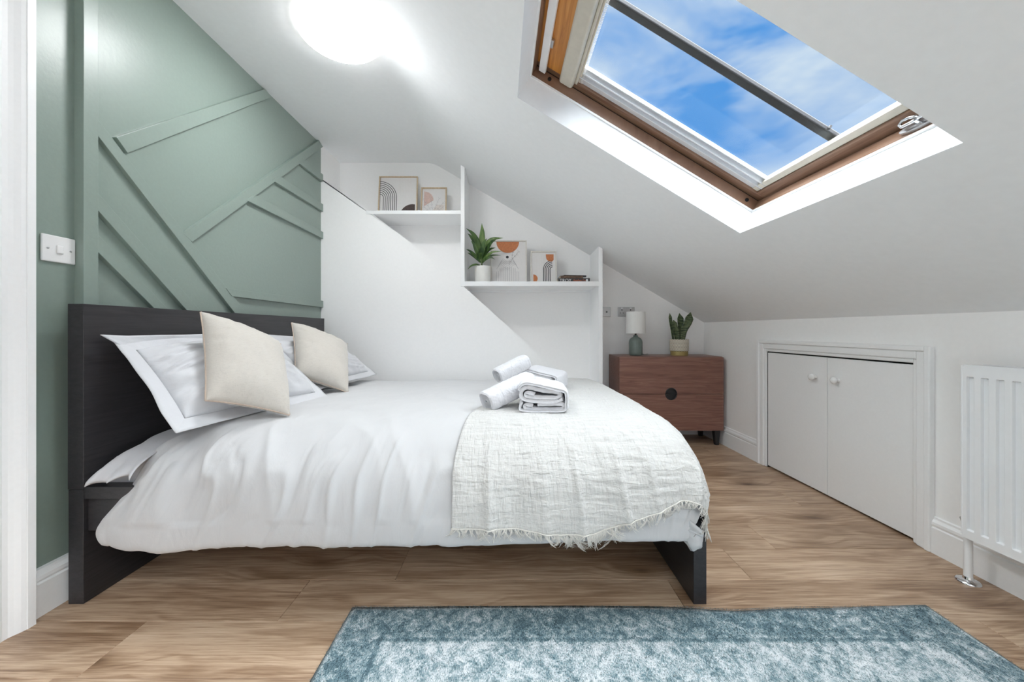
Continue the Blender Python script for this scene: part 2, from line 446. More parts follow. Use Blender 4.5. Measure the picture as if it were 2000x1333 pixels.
class MB:
    """collects shapes in world coordinates and links them as one mesh object"""
    def __init__(s): s.v = []; s.f = []; s.mi = []; s.cur = 0
    def add(s, vs, fs):
        k = len(s.v)
        s.v += [tuple(v) for v in vs]
        s.f += [tuple(i + k for i in f) for f in fs]
        s.mi += [s.cur] * len(fs)
        return s
    def box(s, x0, x1, y0, y1, z0, z1):
        vs = [(x, y, z) for z in (z0, z1) for y in (y0, y1) for x in (x0, x1)]
        return s.add(vs, [(0, 2, 3, 1), (4, 5, 7, 6), (0, 1, 5, 4), (2, 6, 7, 3), (0, 4, 6, 2), (1, 3, 7, 5)])
    def hexa(s, b4, t4):
        """solid between two quads listed in the same turn"""
        return s.add(list(b4) + list(t4), [(3, 2, 1, 0), (4, 5, 6, 7), (0, 1, 5, 4), (1, 2, 6, 5), (2, 3, 7, 6), (3, 0, 4, 7)])
    def rbox(s, a0, a1, s0, s1, n0, n1, off=0):
        """box in the roof's own axes"""
        P = lambda a, b, c: R(a + off, b, c)
        return s.hexa([P(a0, s0, n0), P(a1, s0, n0), P(a1, s1, n0), P(a0, s1, n0)], [P(a0, s0, n1), P(a1, s0, n1), P(a1, s1, n1), P(a0, s1, n1)])
    def prism(s, poly, vec):
        k = len(poly); vec = Vector(vec)
        vs = [Vector(p) for p in poly] + [Vector(p) + vec for p in poly]
        fs = [tuple(range(k - 1, -1, -1)), tuple(range(k, 2 * k))] + [(i, (i + 1) % k, (i + 1) % k + k, i + k) for i in range(k)]
        return s.add(vs, fs)
    def tube(s, pts, r, seg=8, cap=True, r2=None):
        pts = [Vector(p) for p in pts]; N = len(pts); vs = []; fs = []
        ref = None
        for i, p in enumerate(pts):
            t = (pts[min(i + 1, N - 1)] - pts[max(i - 1, 0)]).normalized()
            if ref is None:
                ref = t.orthogonal().normalized()
            ref = (ref - t * ref.dot(t)).normalized()
            bi = t.cross(ref)
            rr_ = r[i] if isinstance(r, (list, tuple)) else r
            for k in range(seg):
                a = 2 * math.pi * k / seg
                vs.append(p + ref * math.cos(a) * rr_ + bi * math.sin(a) * (rr_ if r2 is None else r2))
        for i in range(N - 1):
            for k in range(seg):
                q = (k + 1) % seg
                fs.append((i * seg + k, i * seg + q, (i + 1) * seg + q, (i + 1) * seg + k))
        if cap:
            fs.append(tuple(range(seg - 1, -1, -1))); fs.append(tuple((N - 1) * seg + k for k in range(seg)))
        return s.add(vs, fs)
    def lathe(s, prof, c, seg=40, axis=None):
        """prof: (radius, height) list from bottom to top, closed with caps"""
        c = Vector(c); ax = Vector(axis or (0, 0, 1)).normalized()
        e = ax.orthogonal().normalized(); g = ax.cross(e)
        vs = []; fs = []
        for r_, h in prof:
            for k in range(seg):
                a = 2 * math.pi * k / seg
                vs.append(c + e * math.cos(a) * r_ + g * math.sin(a) * r_ + ax * h)
        N = len(prof)
        for i in range(N - 1):
            for k in range(seg):
                q = (k + 1) % seg
                fs.append((i * seg + k, i * seg + q, (i + 1) * seg + q, (i + 1) * seg + k))
        fs.append(tuple(range(seg - 1, -1, -1))); fs.append(tuple((N - 1) * seg + k for k in range(seg)))
        return s.add(vs, fs)
    def build(s, name, mat, parent=None, smooth=False, bevel=0, org=None, angle=None, seg=2):
        if parent is not None: o_ = ORG[parent.name]
        elif org is not None: o_ = Vector(org)
        else:
            a = np.array(s.v); o_ = Vector(((a[:, 0].min() + a[:, 0].max()) / 2, (a[:, 1].min() + a[:, 1].max()) / 2, a[:, 2].min()))
        me = bpy.data.meshes.new(name)
        me.from_pydata([(x - o_.x, y - o_.y, z - o_.z) for x, y, z in s.v], [], s.f)
        o = link(name, me, mat, parent, smooth, o_)
        if any(s.mi): me.polygons.foreach_set('material_index', s.mi)
        if smooth and angle:
            md = o.modifiers.new('b', 'EDGE_SPLIT'); md.split_angle = math.radians(angle)
        if bevel:
            md = o.modifiers.new('bevel', 'BEVEL'); md.width = bevel; md.segments = seg; md.limit_method = 'ANGLE'
            md.angle_limit = math.radians(40)
            md.harden_normals = False
        return o
def struct(o): o['kind'] = 'structure'; return o

# smooth value noise on numpy arrays
_rng = np.random.RandomState(5)
_T = _rng.rand(256, 256)
def vnoise(x, y):
    xi = np.floor(x).astype(int); yi = np.floor(y).astype(int)
    fx = x - xi; fy = y - yi
    fx = fx * fx * fx * (fx * (fx * 6 - 15) + 10); fy = fy * fy * fy * (fy * (fy * 6 - 15) + 10)
    g = lambda a, b_: _T[a % 256, b_ % 256]
    return ((g(xi, yi) * (1 - fx) + g(xi + 1, yi) * fx) * (1 - fy) + (g(xi, yi + 1) * (1 - fx) + g(xi + 1, yi + 1) * fx) * fy) * 2 - 1
def fbm(x, y, o=3):
    r_ = 0; a = 1.0; t = 0
    for k in range(o):
        r_ = r_ + a * vnoise(x * 2 ** k + 17.3 * k, y * 2 ** k + 5.1 * k); t += a; a *= 0.5
    return r_ / t
def ridge(x, y):
    return 1 - np.abs(vnoise(x, y)) * 2
def sstep(a, b_, x):
    t = np.clip((x - a) / (b_ - a), 0, 1); return t * t * (3 - 2 * t)
def normals(P):
    du = np.gradient(P, axis=0); dv = np.gradient(P, axis=1)
    N_ = np.cross(du, dv); N_ /= np.linalg.norm(N_, axis=2, keepdims=True) + 1e-12
    return N_
def grid_faces(nu, nv, base=0, flip=False):
    i = np.arange(nu - 1)[:, None] * nv + np.arange(nv - 1)[None, :] + base
    q = np.stack([i, i + nv, i + nv + 1, i + 1], -1).reshape(-1, 4)
    return q[:, ::-1] if flip else q
def np_obj(name, V, Q, mat, parent=None, smooth=True, org=None):
    if parent is not None: o_ = ORG[parent.name]
    else: o_ = Vector(org) if org is not None else Vector(((V[:, 0].min() + V[:, 0].max()) / 2, (V[:, 1].min() + V[:, 1].max()) / 2, V[:, 2].min()))
    me = bpy.data.meshes.new(name)
    me.from_pydata((V - np.array(o_)).tolist(), [], Q.tolist())
    return link(name, me, mat, parent, smooth, o_)

# ------------------------------------------------------------------ the setting
YF = -1.62                                   # wall behind the photographer
YA, YB = 2.91, 3.235                         # stair boxing front, back wall
XW, XP, XBAT = -1.50, -1.488, -1.470         # left wall, its panel, faces of its battens
ZC = 2.347
def xw(Y): return 1.72 - 0.0303 * (Y - 1.2556)      # right wall
ZW = 0.965                                   # its height

# floor: slab with planks
fl = struct(MB().box(-1.75, 1.95, YF - 0.1, 3.4, -0.06, -0.008).build('floor', 'soil', org=(0, 0, 0)))
PW, PL = 0.19, 1.285
rng = random.Random(3)
pm = bpy.data.meshes.new('plank')
def plank_mesh(L):
    me = bpy.data.meshes.new('plank')
    x1, y1 = L / 2 - 0.0004, PW / 2 - 0.0004; c = 0.0012
    vs = [(-x1, -y1, -0.008), (x1, -y1, -0.008), (x1, y1, -0.008), (-x1, y1, -0.008),
          (-x1, -y1, -c), (x1, -y1, -c), (x1, y1, -c), (-x1, y1, -c),
          (-x1 + c, -y1 + c, 0), (x1 - c, -y1 + c, 0), (x1 - c, y1 - c, 0), (-x1 + c, y1 - c, 0)]
    fs = [(0, 1, 5, 4), (1, 2, 6, 5), (2, 3, 7, 6), (3, 0, 4, 7), (4, 5, 9, 8), (5, 6, 10, 9), (6, 7, 11, 10), (7, 4, 8, 11), (8, 9, 10, 11)]
    me.from_pydata(vs, [], fs); me.materials.append(MATS['oak_laminate']); return me
pcache = {}
y_seam = 1.345
r0 = -16
seams = {0: -0.725, 1: 0.865, -1: -1.128, -2: 0.1, -3: -0.3, 2: -0.2, 3: 0.9, 4: 0.2, 5: -0.7}
for row in range(r0, 11):
    yc = y_seam + (row - 0.5) * PW
    if yc + PW / 2 > 3.36 or yc < YF - 0.05: continue
    s0 = seams.get(row, rng.uniform(-1, 1))
    xs = sorted(s0 + k * PL for k in range(-4, 5))
    for xa, xb in zip(xs, xs[1:]):
        a_, b_ = max(xa, -1.62), min(xb, 1.82)
        if b_ - a_ < 0.03: continue
        L = round(b_ - a_, 3)
        if L not in pcache: pcache[L] = plank_mesh(L)
        o = bpy.data.objects.new('plank', pcache[L])
        o.location = ((a_ + b_) / 2, yc, 0); o.parent = fl; COL.objects.link(o)

# left wall: plain strip near us, then the panelled stretch with its battens
wl_ = MB()
wl_.box(XW - 0.12, XW, YF - 0.1, 0.28, 0, 2.5)
wl_.box(XW - 0.12, XW, 1.05, 1.282, 0, 2.5)
wl_.box(XW - 0.12, XW, 0.28, 1.05, 2.03, 2.5)
wl_.box(XW - 0.12, XP, 1.282, YA, 0, 2.5)
WL = struct(wl_.build('wall_left', 'sage_paint', org=(XW, 1.0, 0)))
b_ = MB(); b_.box(XW - 0.12, XP, YA, YB + 0.1, 0, 2.5)
b_.build('plaster_return', 'white_wall', WL)
def wp(u, v, x=XBAT):
    Y = -x * F / (1000 - u)
    return (Y, 0.9 - (v - 645) * Y / F)
NB = [0]
def batten(pts, clip_top=True):
    NB[0] += 1; xo = NB[0] * 0.00035
    q = [wp(*p) for p in pts]
    q = [(min(y, YA + 0.0), min(z, ZC - 0.002)) for y, z in q]
    m_ = MB()
    m_.hexa([(XP - 0.004, y, z) for y, z in q], [(XBAT - 0.0012 + xo, y, z) for y, z in q])
    o = m_.build('batten', 'sage_paint', WL, bevel=0.0012)
    return o
y0_ = 1.282; y1_ = wp(191, 300)[0]
MB().box(XP - 0.016, XBAT + 0.0025, y0_ - 0.0015, y1_, 0, ZC).build('batten', 'sage_paint', WL, bevel=0.0012)
batten([(188, 228), (188, 260), (464, 618), (486, 618)])
batten([(228, 268), (250, 299), (530, 190), (518, 174)])
batten([(358, 457), (376, 473), (631, 287), (623, 270)])
batten([(592, 309), (582, 317), (632, 356), (632, 342)])
batten([(545, 343), (532, 352), (632, 414), (632, 400)])
batten([(497, 380), (481, 391), (632, 467), (632, 454)])
batten([(441, 563), (453, 579), (632, 601), (632, 588)])
batten([(188, 374), (188, 408), (372, 615), (398, 615)])
batten([(188, 455), (188, 490), (308, 610), (333, 610)])

# back wall, front wall, right wall
def gable(y, name):
    hz_ = lambda x: RO.z + 0.05 - (EN.x * (x - RO.x) + EN.y * (y - RO.y)) / EN.z
    xk = RO.x + (RO.z + 0.05 - ZC - 0.05) * EN.z / EN.x
    return MB().prism([(-1.7, y, 0), (1.9, y, 0), (1.9, y, hz_(1.9)), (xk, y, ZC + 0.05), (-1.7, y, ZC + 0.05)], (0, 0.1, 0)).build(name, 'white_wall')
struct(gable(YB, 'wall_back'))
fw = MB()
fw.box(-1.75, -1.3, YF - 0.1, YF, 0, 2.4); fw.box(1.4, 1.95, YF - 0.1, YF, 0, 1.0)
fw.box(-1.3, 1.4, YF - 0.1, YF, 0, 0.45); fw.box(-1.3, -0.6, YF - 0.1, YF, 2.05, 2.4)
fw.prism([(0.1, YF, 0.45), (1.4, YF, 0.45), (1.4, YF, 1.22), (0.1, YF, 1.98)], (0, -0.1, 0)); fw.prism([(-0.6, YF, 2.05), (0.1, YF, 2.05), (0.1, YF, 1.98), (-0.65, YF, 2.42), (-0.6, YF, 2.4)][:2] + [(0.02, YF, 2.06), (-0.6, YF, 2.4)], (0, -0.1, 0))
struct(fw.build('wall_front', 'white_wall'))
w3 = empty('added_window', (-0.6, YF - 0.05, 0.45)); w3['kind'] = 'structure'  # made-up window, added together with its fill light behind the camera
m_ = MB()
for x in (-1.3, -0.63, 0.04): m_.box(x, x + 0.06, YF - 0.08, YF - 0.02, 0.45, 2.05)
m_.box(-1.3, 0.1, YF - 0.08, YF - 0.02, 0.45, 0.51); m_.box(-1.3, 0.1, YF - 0.08, YF - 0.02, 1.99, 2.05)
m_.build('window_frame', 'white_gloss', w3)
MB().box(-1.27, 0.07, YF - 0.055, YF - 0.049, 0.48, 2.02).build('pane', 'window_glass', w3)
wr = MB()
CY0, CY1 = 1.585, 2.462                       # cupboard opening in the right wall
def wrpiece(ya, yb, za, zb):
    p = [(xw(ya), ya), (xw(yb), yb), (xw(yb) + 0.1, yb), (xw(ya) + 0.1, ya)]
    wr.hexa([(x, y, za) for x, y in p], [(x, y, zb) for x, y in p])
wrpiece(YF - 0.1, CY0, 0, ZW + 0.05); wrpiece(CY1, YB + 0.08, 0, ZW + 0.05); wrpiece(CY0, CY1, 0.765, ZW + 0.05)
struct(wr.build('wall_right', 'white_wall'))

# ceiling: flat stretch and slope in one plaster skin with both roof openings
# profile across the slope, from the right wall up to the crease and on over the flat
def flat_pt(hx, a):                           # hx = horizontal distance left of the opening's low edge
    h = Vector((ES.x, ES.y, 0)).normalized()
    p = RO + E1 * a + h * hx; p.z = ZC; return p
s_cr = (ZC - RO.z) / ES.z
hcr = s_cr * math.hypot(ES.x, ES.y)
prof = [('s', -0.80), ('s', 0.0), ('s', OPS), ('s', s_cr - 0.06)]
for t in (0.25, 0.5, 0.75):
    prof.append(('q', t))
prof += [('f', hcr + 0.06), ('f', hcr + 1.3)]
def pp(e, a):
    k, v = e
    if k == 's': return R(a, v)
    if k == 'f': return flat_pt(v, a)
    p0, p1, p2 = R(a, s_cr - 0.06), R(a, s_cr), flat_pt(hcr + 0.06, a)
    return p0 * (1 - v) ** 2 + p1 * 2 * v * (1 - v) + p2 * v * v
avals = [-1.58, -0.9, 0.0, OPA, OFF2, OFF2 + OPA, 3.48]
cm = MB(); vs = [pp(e, a) for a in avals for e in prof]; fs = []
NP_ = len(prof)
for i in range(len(avals) - 1):
    for j in range(NP_ - 1):
        if j == 1 and i in (2, 4): continue
        fs.append((i * NP_ + j, i * NP_ + j + 1, (i + 1) * NP_ + j + 1, (i + 1) * NP_ + j))
cm.add(vs, fs)
CE = struct(cm.build('ceiling', 'white_ceiling', org=(0, 1, ZC), smooth=True, angle=25))
def lining(off, parent):
    m_ = MB()
    e = 0.012
    z_ = 0.0015
    m_.rbox(-e, 0, -e, OPS + e, z_, 0.16, off); m_.rbox(OPA, OPA + e, -e, OPS + e, z_, 0.16, off)
    m_.rbox(0, OPA, -e, 0, z_, 0.16, off); m_.rbox(0, OPA, OPS, OPS + e, z_, 0.16, off)
    return m_.build('window_reveal', 'white_ceiling', parent)
lining(0, CE); lining(OFF2, CE)

# stair boxing: flat wall whose top steps down to the right
zz = lambda v, Y=YA: 0.9 - (v - 645) * Y / F
xx = lambda u, Y=YA: (u - 1000) * Y / F
top = [(xx(618), zz(345)), (xx(640), zz(360)), (xx(727), zz(418)), (xx(789), zz(464)), (xx(905), zz(559)), (xx(1000), zz(645)), (xx(1110), zz(741)), (xx(1176), zz(800))]
poly = [(XP - 0.02, YA, 0), (top[-1][0], YA, 0)] + [(x, YA, z) for x, z in reversed(top)] + [(XP - 0.02, YA, top[0][1])]
struct(MB().prism(poly, (0, YB - YA - 0.002, 0)).build('wall_stairs', 'white_wall'))

# baseboards
def board(name, path, h, th, side, seg=None):
    """path: two points on the wall face, side: unit vector into the room"""
    (xa, ya), (xb, yb) = path; sx, sy = side
    pr = [(0, 0), (th, 0), (th, h * 0.70), (th * 0.72, h * 0.73), (th * 0.95, h * 0.79), (th * 0.9, h * 0.86), (th * 0.5, h * 0.93), (th * 0.45, h * 0.98), (0, h)]
    m_ = MB(); k = len(pr)
    vs = [(xa + sx * d, ya + sy * d, z) for d, z in pr] + [(xb + sx * d, yb + sy * d, z) for d, z in pr]
    m_.add(vs, [tuple(range(k)), tuple(range(2 * k - 1, k - 1, -1))] + [(i, i + k, (i + 1) % k + k, (i + 1) % k) for i in range(k)])
    return struct(m_.build(name, 'white_gloss'))
board('baseboard_left', ((XW, 1.135), (XW, 1.29)), 0.147, 0.022, (1, 0))
board('baseboard_left', ((XW, YF), (XW, 0.2)), 0.147, 0.022, (1, 0))
board('baseboard_right', ((xw(YF), YF), (xw(1.545), 1.545)), 0.147, 0.018, (-1, 0))
board('baseboard_right', ((xw(2.505), 2.505), (xw(YB), YB)), 0.147, 0.018, (-1, 0))
board('baseboard_back', ((0.71, YB), (xw(YB), YB)), 0.147, 0.018, (0, -1))

# door frame at the left edge, with its door
def strip_prof(pr, axis, a, b_, parent, name, mat='white_gloss'):
    """pr: list of (Y, x) closed outline, swept in z from a to b"""
    m_ = MB(); k = len(pr)
    vs = [(x, y, a) for y, x in pr] + [(x, y, b_) for y, x in pr]
    m_.add(vs, [tuple(range(k - 1, -1, -1)), tuple(range(k, 2 * k))] + [(i, (i + 1) % k, (i + 1) % k + k, i + k) for i in range(k)])
    return m_.build(name, mat, parent)
AR = [(1.1446, XW), (1.1446, -1.457), (1.143, -1.455), (1.1235, -1.455), (1.1225, -1.4575), (1.121, -1.4575), (1.112, -1.4600), (1.100, -1.4665), (1.090, -1.4705),
      (1.078, -1.4715), (1.071, -1.4690), (1.067, -1.4665), (1.050, -1.4675), (1.048, -1.474), (1.040, -1.476), (1.040, XW)]
strip_prof(AR, 'z', 0, 2.10, None, 'trim_1')['kind'] = 'structure'
AR2 = [(1.33 - y, x) for y, x in AR]
strip_prof(AR2, 'z', 0, 2.10, None, 'trim_2')['kind'] = 'structure'
struct(MB().box(XW, -1.457, 0.29, 1.04, 2.0, 2.10).build('trim_3', 'white_gloss'))
d1 = empty('door_1', (XW - 0.05, 0.66, 0)); d1['kind'] = 'structure'
MB().box(XW - 0.09, XW - 0.05, 0.285, 1.045, 0.005, 2.025).build('door_panel', 'white_gloss', d1)
MB().lathe([(0.004, 0), (0.026, 0.001), (0.026, 0.006), (0.01, 0.01), (0.01, 0.03), (0.027, 0.045), (0.027, 0.06), (0.004, 0.07)], (XW - 0.05, 0.36, 1.0), 20, (1, 0, 0)).build('door_knob', 'chrome', d1, smooth=True)

# ------------------------------------------------------------------ roof windows
def roof_window(name, off, full):
    w = empty(name, R(off + OPA / 2, 0, 0.15)); w['kind'] = 'structure'
    A, S = OPA, OPS
    def part(nm, mat, boxes, bev=0.003, par=None):
        m_ = MB()
        for bx in boxes: m_.rbox(*bx, off)
        return m_.build(nm, mat, par or w, bevel=bev)
    # outer frame: four timbers standing behind the plaster lining
    fr_ = 0.003
    part('frame_side', 'pine_slope', [(-0.05, fr_, -0.05, S + 0.05, 0.121, 0.172)])
    part('frame_side', 'pine_slope', [(A - fr_, A + 0.05, -0.05, S + 0.05, 0.121, 0.172)])
    part('frame_bottom', 'pine_eaves', [(fr_, A - fr_, -0.05, fr_, 0.121, 0.172)])
    part('frame_top', 'pine_eaves', [(fr_, A - fr_, S - 0.004, S + 0.05, 0.121, 0.172)])
    part('frame_bead', 'white_gloss', [(-0.001, 0.006, 0, S, 0.113, 0.121), (A - 0.006, A, 0, S, 0.113, 0.121), (0, A, 0, 0.006, 0.113, 0.121), (0, A, S - 0.006, S, 0.113, 0.121)], 0.0)
    # sash
    part('sash_side', 'pine_slope', [(-0.03, 0.034, -0.02, S + 0.02, 0.178, 0.214)])
    part('sash_side', 'pine_slope', [(A - 0.034, A + 0.03, -0.02, S + 0.02, 0.178, 0.214)])
    part('sash_bottom', 'pine_eaves', [(0.034, A - 0.034, -0.02, 0.042, 0.178, 0.214)])
    part('sash_top', 'pine_orange', [(0.034, A - 0.034, S - 0.125, S + 0.02, 0.170, 0.214)])
    part('gasket', 'dark_hole', [(-0.05, -0.004, -0.05, S + 0.05, 0.168, 0.18), (A + 0.004, A + 0.05, -0.05, S + 0.05, 0.168, 0.18), (-0.05, A + 0.05, -0.05, -0.004, 0.168, 0.18), (-0.05, A + 0.05, S + 0.004, S + 0.05, 0.168, 0.18),
         (-0.06, -0.03, -0.05, S + 0.05, 0.17, 0.26), (A + 0.03, A + 0.06, -0.05, S + 0.05, 0.17, 0.26), (-0.05, A + 0.05, -0.06, -0.02, 0.17, 0.26), (-0.05, A + 0.05, S + 0.02, S + 0.06, 0.17, 0.26)], 0)
    part('pane', 'window_glass', [(0.02, A - 0.02, 0.02, S - 0.02, 0.2165, 0.2185)], 0)
    part('glazing_bar', 'bar_grey', [(A / 2 - 0.017, A / 2 + 0.017, 0.0, S, 0.222, 0.240)], 0.004)
    part('bar_clip', 'bar_grey', [(A / 2 + 0.017, A / 2 + 0.027, 0.10, 0.107, 0.226, 0.238)], 0.0)
    # metal cladding lip outside
    part('cladding', 'bar_grey', [(-0.03, 0.02, -0.02, S + 0.02, 0.215, 0.235), (A - 0.02, A + 0.03, -0.02, S + 0.02, 0.215, 0.235), (0.02, A - 0.02, -0.02, 0.02, 0.215, 0.235), (0.02, A - 0.02, S - 0.04, S + 0.02, 0.215, 0.235)], 0)
    if not full: return w
    part('ventilation_flap', 'white_gloss', [(0.012, A - 0.012, S - 0.055, S - 0.022, 0.150, 0.166)], 0.003)
    part('flap_hinge', 'brushed_steel', [(0.16, 0.20, S - 0.066, S - 0.05, 0.160, 0.172)], 0.002)
    for s_, a_ in ((1.125, 0.003), (0.062, 0.003)):
        MB().lathe([(0.0085, 0), (0.0085, 0.003), (0.006, 0.004), (0.006, 0.002)], R(a_, s_ - 0.01, 0.148), 18, E1).build('screw_cap', 'dark_hole', w, smooth=True, angle=40)
    # latch on the lower frame
    lp = R(0.690, 0.003, 0.146)
    m_ = MB()
    pl = []
    for k in range(28):
        a = 2 * math.pi * k / 28
        pl.append(lp + E1 * (0.056 * math.cos(a)) + EN * (0.016 * math.sin(a)))
    m_.prism(pl, ES * 0.010)
    la = m_.build('latch_plate', 'brushed_steel', w, bevel=0.001)
    m_ = MB(); c0 = lp + ES * 0.010
    m_.tube([c0, c0 + ES * 0.016], 0.007, 12)
    m_.build('latch_spindle', 'chrome', la, smooth=True, angle=40)
    m_ = MB()
    pts = [c0 + ES * 0.014 + EN * 0.012 - E1 * 0.0, c0 + ES * 0.020 + EN * 0.016 - E1 * 0.02, c0 + ES * 0.021 + EN * 0.016 - E1 * 0.038, c0 + ES * 0.016 + EN * 0.008 - E1 * 0.046, c0 + ES * 0.014 - E1 * 0.036 - EN * 0.002, c0 + ES * 0.014 - E1 * 0.015 - EN * 0.002, c0 + ES * 0.014]
    m_.tube(pts, 0.0045, 8)
    pts = [c0 + ES * 0.014, c0 + ES * 0.018 + E1 * 0.02, c0 + ES * 0.016 + E1 * 0.05 + EN * 0.002, c0 + ES * 0.012 + E1 * 0.066 + EN * 0.012]
    m_.tube(pts, [0.006, 0.0055, 0.004, 0.003], 8)
    m_.build('latch_handle', 'chrome', la, smooth=True)
    return w
roof_window('window_1', 0, True)
roof_window('added_skylight', OFF2, False)  # unseen skylight, invented to let more light into the room

bl = empty('roller_blind', R(OPA / 2, 1.03, 0.18), 'cream roller blind wound up at the top of the roof window', 'blind')
m_ = MB(); m_.rbox(0.012, OPA - 0.012, 1.005, 1.073, 0.150, 0.204)
m_.build('cassette', 'cream_plastic', bl, bevel=0.012, seg=4)
MB().rbox(0.024, OPA - 0.024, 0.992, 1.0045, 0.176, 0.200).build('bottom_bar', 'cream_plastic', bl, bevel=0.003)
MB().rbox(0.026, OPA - 0.026, 0.984, 0.9915, 0.185, 0.195).build('fabric_edge', 'blind_cloth', bl, bevel=0.002)
m_ = MB()
for k in range(110):
    a = 0.03 + k * (OPA - 0.06) / 109
    c = R(a, 0.981, 0.186)
    m_.tube([c, c - ES * 0.004 + E1 * 0.0035, c - ES * 0.009, c - ES * 0.004 - E1 * 0.0035, c], 0.0011, 4, False)
ln_ = m_.build('bead_trim', 'bead_white', bl, smooth=True); ln_['kind'] = 'stuff'
for a0, sg in ((0.034, 1), (OPA - 0.034, -1)):
    m_ = MB()
    def rb(x0, x1, n0, n1): m_.rbox(min(a0 + sg * x0, a0 + sg * x1), max(a0 + sg * x0, a0 + sg * x1), 0.043, 0.995, n0, n1)
    rb(0, 0.030, 0.188, 0.214); rb(0.030, 0.036, 0.182, 0.214); rb(0.036, 0.054, 0.200, 0.214); rb(0.054, 0.062, 0.186, 0.214); rb(0.062, 0.074, 0.206, 0.214); rb(0.074, 0.079, 0.198, 0.214)
    m_.build('side_rail', 'aluminium', bl, bevel=0.0015)
MB().rbox(0.034, OPA - 0.034, 0.0425, 0.070, 0.186, 0.215).build('bottom_rail', 'cream_plastic', bl, bevel=0.003)

# ------------------------------------------------------------------ things on the walls and ceiling
# cupboard doors in the eaves wall
WD = Vector((-0.0303, 1, 0)).normalized()      # along the right wall, away from us
WN = Vector((-1, -0.0303, 0)).normalized()     # into the room
W0 = Vector((xw(CY0), CY0, 0))
def wbox(m_, t0, t1, d0, d1, z0, z1, o=None):
    """t along the wall from the cupboard's near jamb, d out of the wall"""
    P = lambda t, d, z: (o or W0) + WD * t + WN * d + Vector((0, 0, z))
    return m_.hexa([P(t0, d0, z0), P(t1, d0, z0), P(t1, d1, z0), P(t0, d1, z0)], [P(t0, d0, z1), P(t1, d0, z1), P(t1, d1, z1), P(t0, d1, z1)])
cb = empty('eaves_cupboard', W0 + WD * 0.435, 'low white cupboard with two plain doors built into the eaves wall', 'cupboard')
m_ = MB()
wbox(m_, 0.0, 0.875, -0.08, -0.075, 0.0, 0.76)
wbox(m_, -0.01, 0.0, -0.08, 0.0, 0.0, 0.765); wbox(m_, 0.875, 0.885, -0.08, 0.0, 0.0, 0.765); wbox(m_, 0, 0.875, -0.08, 0, 0.757, 0.767)
m_.build('carcass', 'dark_hole', cb)
m_ = MB()
def arch(m_, zt=0.76):
    # stepped moulding in three layers, mitred as a frame
    for (i0, i1, d) in ((0.0, 0.018, 0.012), (0.018, 0.052, 0.020), (0.052, 0.074, 0.027)):
        wbox(m_, -i1, -i0, 0, d, 0, zt + i1); wbox(m_, 0.875 + i0, 0.875 + i1, 0, d, 0, zt + i1)
        wbox(m_, -i0, 0.875 + i0, 0, d, zt + i0, zt + i1)
arch(m_)
m_.build('architrave', 'white_gloss', cb, bevel=0.005, seg=3)
DS = 0.425
for (t0, t1, kt) in ((0.004, DS - 0.002, DS - 0.065), (DS + 0.002, 0.871, DS + 0.075)):
    m_ = MB(); wbox(m_, t0, t1, -0.018, 0.002, 0.012, 0.752)
    dr = m_.build('cupboard_door', 'white_gloss', cb, bevel=0.0012)
    kp = W0 + WD * kt + WN * 0.002 + Vector((0, 0, 0.638))
    MB().lathe([(0.004, 0), (0.012, 0.0005), (0.010, 0.004), (0.0075, 0.009), (0.009, 0.014), (0.0165, 0.018), (0.019, 0.024), (0.0165, 0.031), (0.009, 0.0355), (0.002, 0.037)], kp, 24, WN).build('knob', 'white_plastic', dr, smooth=True)

# radiator
rd = empty('radiator', (1.60, 0.85, 0), 'white panel radiator on the eaves wall, its end pipe standing on the floor', 'radiator')
RW = Vector((xw(1.32), 1.32, 0))
RX = 0.118                                    # front face off the wall
def rbx(m_, t0, t1, d0, d1, z0, z1): return wbox(m_, t0, t1, d0, d1, z0, z1, RW)
L0, L1, Z0, Z1 = -1.05, 0.012, 0.166, 0.772
m_ = MB()
# pressed front: profile along the wall with raised flutes, closed above and below by sloped ends
pitch = 0.0392; t = L1
tt = []
tt.append((L1, -0.012)); tt.append((L1, 0.0)); 
x = L1 - 0.012
while x - pitch > L0 + 0.01:
    tt += [(x, 0.0), (x - 0.002, -0.0125), (x - 0.0195, -0.0125), (x - 0.0215, 0.0)]
    x -= pitch
tt += [(L0, 0.0), (L0, -0.012)]
zr = [(Z0, 'flat'), (Z0 + 0.030, 'flat'), (Z0 + 0.034, 'full'), (Z1 - 0.040, 'full'), (Z1 - 0.036, 'flat'), (Z1, 'flat')]
vs = []
for z, kx in zr:
    for a, d in tt:
        dd = d if (kx == 'full' or d == -0.012) else 0.0
        vs.append(RW + WD * a + WN * (RX + dd) + Vector((0, 0, z)))
K = len(tt); fs = [(j * K + i, j * K + i + 1, (j + 1) * K + i + 1, (j + 1) * K + i) for j in range(len(zr) - 1) for i in range(K - 1)]
m_.add(vs, fs)
rbx(m_, L0, L1, RX - 0.013, RX - 0.010, Z0, Z1)
m_.build('front_panel', 'radiator_white', rd, bevel=0.001)
m_ = MB(); rbx(m_, L0, L1 - 0.01, 0.035, 0.047, Z0, Z1); m_.build('rear_panel', 'radiator_white', rd)
m_ = MB(); rbx(m_, L1 - 0.002, L1 + 0.004, 0.032, RX + 0.001, Z0 + 0.01, Z1 + 0.002); m_.build('side_cover', 'radiator_white', rd, bevel=0.002)
m_ = MB()
rbx(m_, L0, L1, 0.032, 0.040, Z1 - 0.002, Z1 + 0.006); rbx(m_, L0, L1, RX - 0.012, RX - 0.003, Z1 - 0.002, Z1 + 0.006)
k = L1
while k > L0:
    rbx(m_, k - 0.006, k, 0.04, RX - 0.012, Z1 - 0.001, Z1 + 0.004); k -= 0.016
m_.build('top_grille', 'radiator_white', rd)
